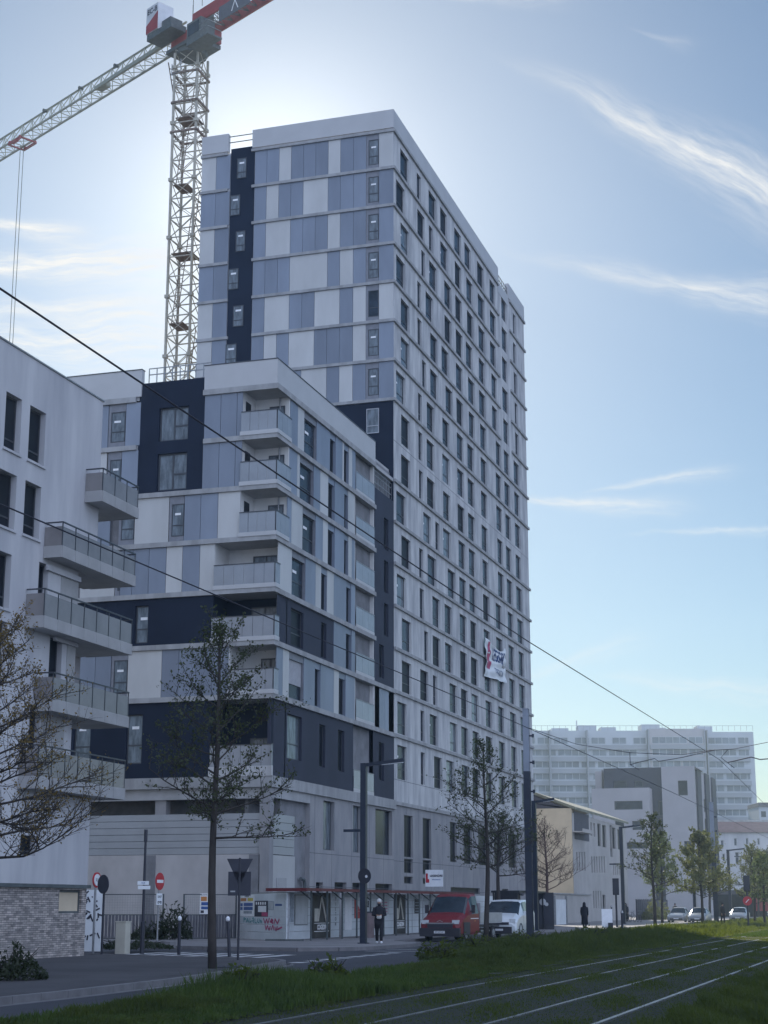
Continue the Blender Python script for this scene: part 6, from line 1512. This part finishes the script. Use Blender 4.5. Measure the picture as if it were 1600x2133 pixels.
def car(x, y, lab, m='car_silver', rot=0, group='cars at the far crossing', nm='parked_car'):
    c = thing(nm, lab, 'car', (x, y, .01), group, rot=rot)
    loft([(0, .66, .30, .72, .55, .60, .62), (.12, .80, .24, .84, .62, .66, .74), (.7, .84, .22, .88, .78, .68, .88), (1.15, .85, .22, .89, .84, .70, .94), (1.95, .85, .22, .89, .90, .58, 1.38), (2.6, .85, .22, .89, .92, .60, 1.44), (3.4, .85, .24, .89, .92, .58, 1.38), (4.0, .82, .28, .86, .88, .62, 1.02), (4.15, .76, .34, .80, .8, .58, .86)], {4, 5}, {3, 6}, m, c)
    bits(c, [('bumper', 'car_plastic', [(-.6, .6, -.03, .05, .28, .45)]), ('headlight', 'lamp_glass', [(.45, .74, .02, .2, .58, .70)]), ('headlight', 'lamp_glass', [(-.74, -.45, .02, .2, .58, .70)]), ('number_plate', 'sign_white', [(-.24, .24, -.05, -.032, .38, .47)]), ('mirror', m, [(.9, 1.02, 1.35, 1.45, .88, 1.0)]), ('mirror', m, [(-1.02, -.9, 1.35, 1.45, .88, 1.0)])])
    for wx, wy in ((-.78, .8), (.78, .8), (-.78, 3.35), (.78, 3.35)): wheel(c, wx, wy, .30, .18)
    return c
p = W(1417, 1925, Z=0); car(-21.8, 160, 'silver-grey parked car, left one of the pair behind the slim tree', 'car_silver')
car(-19.6, 158, 'silver hatchback, right one of the pair beside the yellow-green tree', 'car_silver')
car(-17.3, 172, 'pale grey car right of the second tram mast', 'car_silver')
car(-14.2, 180, 'dark green-grey car near the right edge behind the red disc traffic light', 'car_dark')
car(-12.9, 196, 'dark car cut by the right edge of the photo', 'car_dark')
vb = copy_thing(va, (-16.6, 214, .01), 0, 'far white van behind the traffic light with red disc')
# ================================================================ people
def person(x, y, lab, rot, top, coat, trousers, head, skirt=False, hood=False, h_=1.72, walk=0.0, arms='down', shoes='sign_white', z0=.12, hold=False, mask=False):
    t = thing('person', lab, 'person', (x, y, z0), rot=rot); s_ = h_/1.75
    V = []; E_ = []; Rr = []
    def add(p, r, par=None):
        V.append(Vector(p)*s_); Rr.append(r*s_); i = len(V)-1
        if par is not None: E_.append((par, i))
        return i
    pel = add((0, 0, .95), .15); sp_ = add((0, 0, 1.12), .135, pel); ch = add((0, -.01, 1.32), .155, sp_); nk = add((0, 0, 1.47), .065, ch); hd1 = add((0, -.015, 1.56), .075, nk); hd2 = add((0, -.02, 1.65), .092, hd1); add((0, -.005, 1.73), .06, hd2)
    add((0, -.10, 1.60), .022, hd2)     # nose
    for sx in (-1, 1):
        hp = add((sx*.09, 0, .90), .095, pel); st = walk*sx
        kn = add((sx*.09, -.10*st-.04*abs(st), .50), .06, hp); an_ = add((sx*.085, .05-.22*st, .09), .042, kn); to = add((sx*.09, -.10-.22*st, .035), .035, an_)
        sh = add((sx*.18, 0, 1.41), .058, ch)
        if arms == 'front': el = add((sx*.25, -.05, 1.14), .043, sh); wr = add((sx*.08, -.24, 1.12), .030, el); dr = Vector((-sx*.7, -.5, 0))
        else: el = add((sx*.23, .03, 1.13), .043, sh); wr = add((sx*.22, -.06, .88), .030, el); dr = Vector((0, -.2, -1))
        dr.normalize(); wv = V[wr]/s_; pm = add(wv+dr*.06, .030, wr); sd_ = dr.cross(Vector((0, 0, 1)) if abs(dr.z) < .8 else Vector((1, 0, 0))).normalized()
        for k, ln in enumerate((.07, .085, .08, .06)):
            b = wv+dr*.085+sd_*(k-1.5)*.02; f0 = add(b, .010, pm); f1 = add(b+dr*ln*.5+Vector((0, -.008, -.004)), .009, f0); add(b+dr*ln*.9+Vector((0, -.02, -.02)), .007, f1)
        th = add(wv+dr*.03+sd_*.035, .011, wr); add(wv+dr*.075+sd_*.055, .009, th)
    me = bpy.data.meshes.new('body'); me.from_pydata([tuple(v) for v in V], E_, []); o = bpy.data.objects.new('body', me); COL.objects.link(o); o.parent = t
    md = o.modifiers.new('skin', 'SKIN'); 
    for i, sv in enumerate(me.skin_vertices[0].data): sv.radius = (Rr[i], Rr[i]); sv.use_root = (i == 0)
    o.modifiers.new('sub', 'SUBSURF').levels = 1; o.modifiers['sub'].render_levels = 1; md.use_smooth_shade = True
    me.materials.append(M['skin'])
    def shell(name, rings, m, n=16):
        mb = MB(); 
        for cx_, cy_, z_, rx, ry in rings:
            for j in range(n): a = 2*math.pi*j/n; mb.v.append(((cx_+rx*math.cos(a))*s_, (cy_+ry*math.sin(a))*s_, z_*s_))
        for i in range(len(rings)-1):
            for j in range(n): a = i*n+j; b = i*n+(j+1) % n; mb.f.append((a, b, b+n, a+n)); mb.mi.append(0)
        mb.f.append(tuple(range(n))[::-1]); mb.mi.append(0); mb.f.append(tuple((len(rings)-1)*n+j for j in range(n))); mb.mi.append(0)
        return mb.build(name, m, t, smooth=True)
    zb = .62 if not skirt else .28
    shell('coat', [(0, 0, zb, .19 if not skirt else .24, .15 if not skirt else .2), (0, 0, .95, .20, .165), (0, 0, 1.12, .175, .15), (0, -.01, 1.32, .205, .165), (0, 0, 1.43, .19, .13), (0, 0, 1.50, .09, .085)], coat)
    sl_ = MB()
    for i, sx in enumerate((-1, 1)):
        a, b, c = (Vector((sx*.18, 0, 1.41)), Vector((sx*.25, -.05, 1.14)), Vector((sx*.10, -.22, 1.12))) if arms == 'front' else (Vector((sx*.18, 0, 1.41)), Vector((sx*.23, .03, 1.13)), Vector((sx*.22, -.05, .90)))
        sl_.tube([a*s_+Vector((0, 0, .03)), a*s_, b*s_, c*s_], [.05*s_, .078*s_, .062*s_, .048*s_], 10)
    sl_.build('sleeves', coat, t, smooth=True)
    lg_ = MB()
    for sx in (-1, 1):
        st = walk*sx; lg_.tube([Vector((sx*.09, 0, .93))*s_, Vector((sx*.09, -.10*st-.04*abs(st), .50))*s_, Vector((sx*.085, .05-.22*st, .11))*s_], [.115*s_, .078*s_, .058*s_], 10)
    lg_.build('trousers', trousers, t, smooth=True)
    sh_ = MB()
    for sx in (-1, 1): st = walk*sx; c_ = Vector((sx*.088, -.02-.22*st, .045))*s_; sh_.tube([c_+Vector((0, .1, 0)), c_+Vector((0, .06, .01)), c_+Vector((0, -.06, 0)), c_+Vector((0, -.14, -.01))], [.03, .052, .05, .025], 8)
    sh_.build('shoes', shoes, t, smooth=True)
    if hood: shell('hood', [(0, .02, 1.44, .14, .14), (0, .02, 1.56, .115, .12), (0, .02, 1.68, .105, .115), (0, .02, 1.76, .07, .08), (0, .02, 1.79, .02, .02)], head)
    else: shell('head_covering', [(0, .025, 1.60, .10, .085), (0, .01, 1.68, .108, .112), (0, .01, 1.76, .085, .09), (0, .01, 1.80, .03, .03)], head)
    if mask: shell('face_mask', [(0, -.055, 1.50, .06, .05), (0, -.06, 1.56, .072, .055), (0, -.055, 1.61, .07, .05)], 'black_cloth')
    ey = MB()
    for sx in (-1, 1): ey.box((sx*.035-.012)*s_, (sx*.035+.012)*s_, -.108*s_, -.100*s_, 1.642*s_, 1.656*s_)
    ey.build('eyes', 'ink', t)
    if hold: shell('held_bag', [(0, -.25, .98, .07, .05), (0, -.27, 1.05, .11, .06), (0, -.26, 1.13, .08, .05)], 'pale_cloth')
    return t
person(-21.3, 66.6, 'person in black coat, white head covering and white shoes walking beside the lamp post', R(18), None, 'black_cloth', 'black_cloth', 'pale_cloth', walk=.7, arms='front', hold=True, mask=True, h_=1.76, skirt=False)
person(-21.7, 113.8, 'person in a long black hooded robe walking away beyond the tall tram mast', R(185), None, 'black_cloth', 'black_cloth', 'black_cloth', skirt=True, hood=True, walk=.3, shoes='ink')
p = W(1402, 1912, Z=.12); person(-25.4, 186, 'far person in dark clothes standing left of the parked silver cars', R(10), None, 'black_cloth', 'black_cloth', 'black_cloth', shoes='ink')
person(-15.6, 143, 'person in dark clothes crossing between the second tram mast and the right edge', R(60), None, 'black_cloth', 'black_cloth', 'black_cloth', walk=.6, shoes='ink')
person(-26.2, 158, 'person in black standing at the foot of the three storey street building', R(0), None, 'black_cloth', 'black_cloth', 'black_cloth', skirt=True, hood=True, shoes='ink')
# parked bicycles by the street building
def bike(x, y, lab, rot):
    t = thing('bicycle', lab, 'bicycle', (x, y, .12), 'bicycles at the stands', rot=rot); 
    for s_ in (-.52, .52):
        m_ = MB(); m_.tube([(s_+.33*math.cos(R(a)), 0, .34+.33*math.sin(R(a))) for a in range(0, 361, 24)], .02, 5, cap=False); m_.build('wheel', 'tyre', t)
    m_ = MB(); 
    for a, b in (((-.52, 0, .34), (-.15, 0, .8)), ((-.15, 0, .8), (.35, 0, .85)), ((-.1, 0, .34), (.35, 0, .85)), ((-.1, 0, .34), (-.15, 0, .8)), ((.35, 0, .85), (.52, 0, .34)), ((-.52, 0, .34), (-.1, 0, .34)), ((.35, 0, .85), (.33, 0, 1.0))): m_.bar(a, b, .03)
    m_.build('frame', 'dark_steel', t); m_ = MB(); m_.bar((.33, -.25, 1.02), (.33, .25, 1.02), .03); m_.build('handlebar', 'galvanised', t); m_ = MB(); m_.box(-.28, -.04, -.06, .06, .88, .93); m_.build('saddle', 'ink', t)
for i, (px_, lab) in enumerate(((1305, 'bicycle at the stands, leftmost one under the lamp post'), (1318, 'bicycle at the stands, middle one'), (1332, 'bicycle at the stands, rightmost one nearest the dark fence'))):
    p = W(px_, 1921, Z=.12); bike(p.x, p.y, lab, R(70+i*7))
# shop front canopy at the foot of the far building
t = thing('shop_front', 'dark shop front with red panel under the far trees at right', 'shop front', (-26.5, 236, .1), rot=R(0)); m_ = MB(); m_.box(0, 10, 0, .5, 3.0, 3.6); m_.build('canopy', 'slate_dark', t); m_ = MB(); m_.box(.1, 9.9, .2, .4, 0, 3.0); m_.build('glazing', 'pane_dark', t); m_ = MB(); m_.box(5.0, 7.5, .1, .19, .8, 3.0); m_.build('red_panel', 'red_paint', t)

# ================================================================ grass
def grass(name, lab, n, xf, y0, y1, hf, seed, m, wid=.008, z0=.1, ypow=1.0, bend=.35, tuft=0):
    rs = np.random.RandomState(seed); q = rs.rand(n)
    Y = y0*(y1/y0)**(q**ypow); u = rs.rand(n); X0, X1 = xf(Y); X = X0+(X1-X0)*u
    if tuft:
        tx, ty = np.round(X/tuft)*tuft+np.sin(Y*9)*.1, np.round(Y/tuft)*tuft; k = rs.rand(n) < .6
        X = np.where(k, tx+rs.randn(n)*tuft*.16, X); Y = np.where(k, ty+rs.randn(n)*tuft*.16, Y)
    Hh = hf(X, Y, u)*(.45+.75*rs.rand(n)); a = rs.rand(n)*6.283; w = wid*(1+Y/45.0)
    bx_, by_ = np.cos(a)*w, np.sin(a)*w; c = rs.rand(n)*6.283; b_ = bend*(.3+rs.rand(n)); lx_, ly_ = np.cos(c)*Hh*b_, np.sin(c)*Hh*b_
    V = np.empty((n, 5, 3)); Z = np.full(n, z0-.01)
    V[:, 0] = np.stack([X-bx_, Y-by_, Z], 1); V[:, 1] = np.stack([X+bx_, Y+by_, Z], 1)
    V[:, 2] = np.stack([X+bx_*.7+lx_*.35, Y+by_*.7+ly_*.35, Z+Hh*.6], 1); V[:, 3] = np.stack([X-bx_*.7+lx_*.35, Y-by_*.7+ly_*.35, Z+Hh*.6], 1)
    V[:, 4] = np.stack([X+lx_, Y+ly_, Z+Hh*(1-b_*.25)], 1)
    me = bpy.data.meshes.new(name); me.vertices.add(n*5); me.vertices.foreach_set('co', V.ravel())
    me.loops.add(n*7); me.polygons.add(n*2); base = np.arange(n)[:, None]*5
    me.loops.foreach_set('vertex_index', (base+np.array([0, 1, 2, 3, 3, 2, 4])).ravel().astype(np.int32))
    ls = (np.arange(n)[:, None]*7+np.array([0, 4])).ravel().astype(np.int32); me.polygons.foreach_set('loop_start', ls)
    me.polygons.foreach_set('loop_total', np.tile([4, 3], n).astype(np.int32)); me.update(calc_edges=True); me.materials.append(M[m])
    o = bpy.data.objects.new(name, me); COL.objects.link(o); return tag(o, lab, 'grass', kind='stuff')
vx = np.array([p[0] for p in VE]); vy = np.array([p[1] for p in VE])
edge = lambda Y: np.interp(Y, vy, vx)
def hump(X, Y):
    e = edge(Y); s_ = np.clip((X-e)/1.0, 0, 1); r = np.clip((-9.6-X)/1.6, 0, 1)
    n_ = .55+.45*np.sin(X*1.7+Y*.55+1)*np.sin(Y*.31+.5)+.30*np.sin(X*4.1-Y*1.3)+.28*np.sin(X*7.3+Y*2.9)*np.sin(Y*1.9-X*3)
    return np.clip(n_, .2, 1.3)*(s_*.6+.4)*(r*.8+.2)
grass('tall_grass', 'tall shaggy green grass on the verge between road and tram rails', 190000, lambda Y: (edge(Y)+.05, np.full_like(Y, -9.5)), 19, 60, lambda X, Y, u: .30*hump(X, Y)*(1+.35*np.clip((Y-44)/8, 0, 1)), 3, 'grass_blade', .0075, ypow=.8, tuft=.45)
grass('tall_grass', 'tall green grass on the verge further along, towards the crossing', 110000, lambda Y: (edge(Y)+.05, np.full_like(Y, -9.5)), 60, 240, lambda X, Y, u: .42*hump(X, Y)*np.where(Y > 108, .8, 1), 4, 'grass_blade', .0085, ypow=1.0, tuft=.6)
grass('lush_grass_tufts', 'bright lush clumps of long grass at the verge by the nearest tree', 34000, lambda Y: (edge(Y)+.05, edge(Y)+2.4), 20, 46, lambda X, Y, u: (.16+.42*np.exp(-((Y-28.2)/3.2)**2)+.10*np.exp(-((Y-36)/3)**2))*(1-u*.55), 5, 'grass_lush', .007, tuft=.35)
grass('short_grass', 'short thin grass growing between the tram rails', 120000, lambda Y: (np.full_like(Y, -9.5), np.full_like(Y, -2.0)), 20, 90, lambda X, Y, u: .03+.055*np.clip(np.sin(X*3.1+Y*.7)*np.sin(Y*.43-X), 0, 1), 6, 'grass_blade', .0055, z0=.06, ypow=.75, bend=.6, tuft=.0)
grass('short_grass', 'short grass between the tram rails beyond the shadow', 60000, lambda Y: (np.full_like(Y, -9.5), np.full_like(Y, -5.0)), 90, 240, lambda X, Y, u: .09+0*X, 7, 'grass_lush', .010, z0=.06, bend=.6)
grass('edge_grass', 'longer grass along the pale edging strip in the lower right corner', 45000, lambda Y: (np.full_like(Y, -3.4), np.full_like(Y, -.8)), 20, 45, lambda X, Y, u: .16+.14*np.sin(X*3+Y)**2, 8, 'grass_blade', .007, z0=.06)
# haze
hm = bpy.data.materials.new('haze'); hm.use_nodes = True; hn = hm.node_tree.nodes; hn.clear()
ho = hn.new('ShaderNodeOutputMaterial'); hv = hn.new('ShaderNodeVolumePrincipled'); hv.inputs['Color'].default_value = (.72, .90, 1.0, 1); hv.inputs['Density'].default_value = .00052; hv.inputs['Anisotropy'].default_value = .4
hm.node_tree.links.new(hv.outputs[0], ho.inputs['Volume'])
if HAZE:
    m_ = MB(); m_.box(-420, 60, -20, 470, -1, 80); o = m_.build('haze', hm); tag(o, 'thin bluish haze hanging over the street', 'haze', kind='stuff')
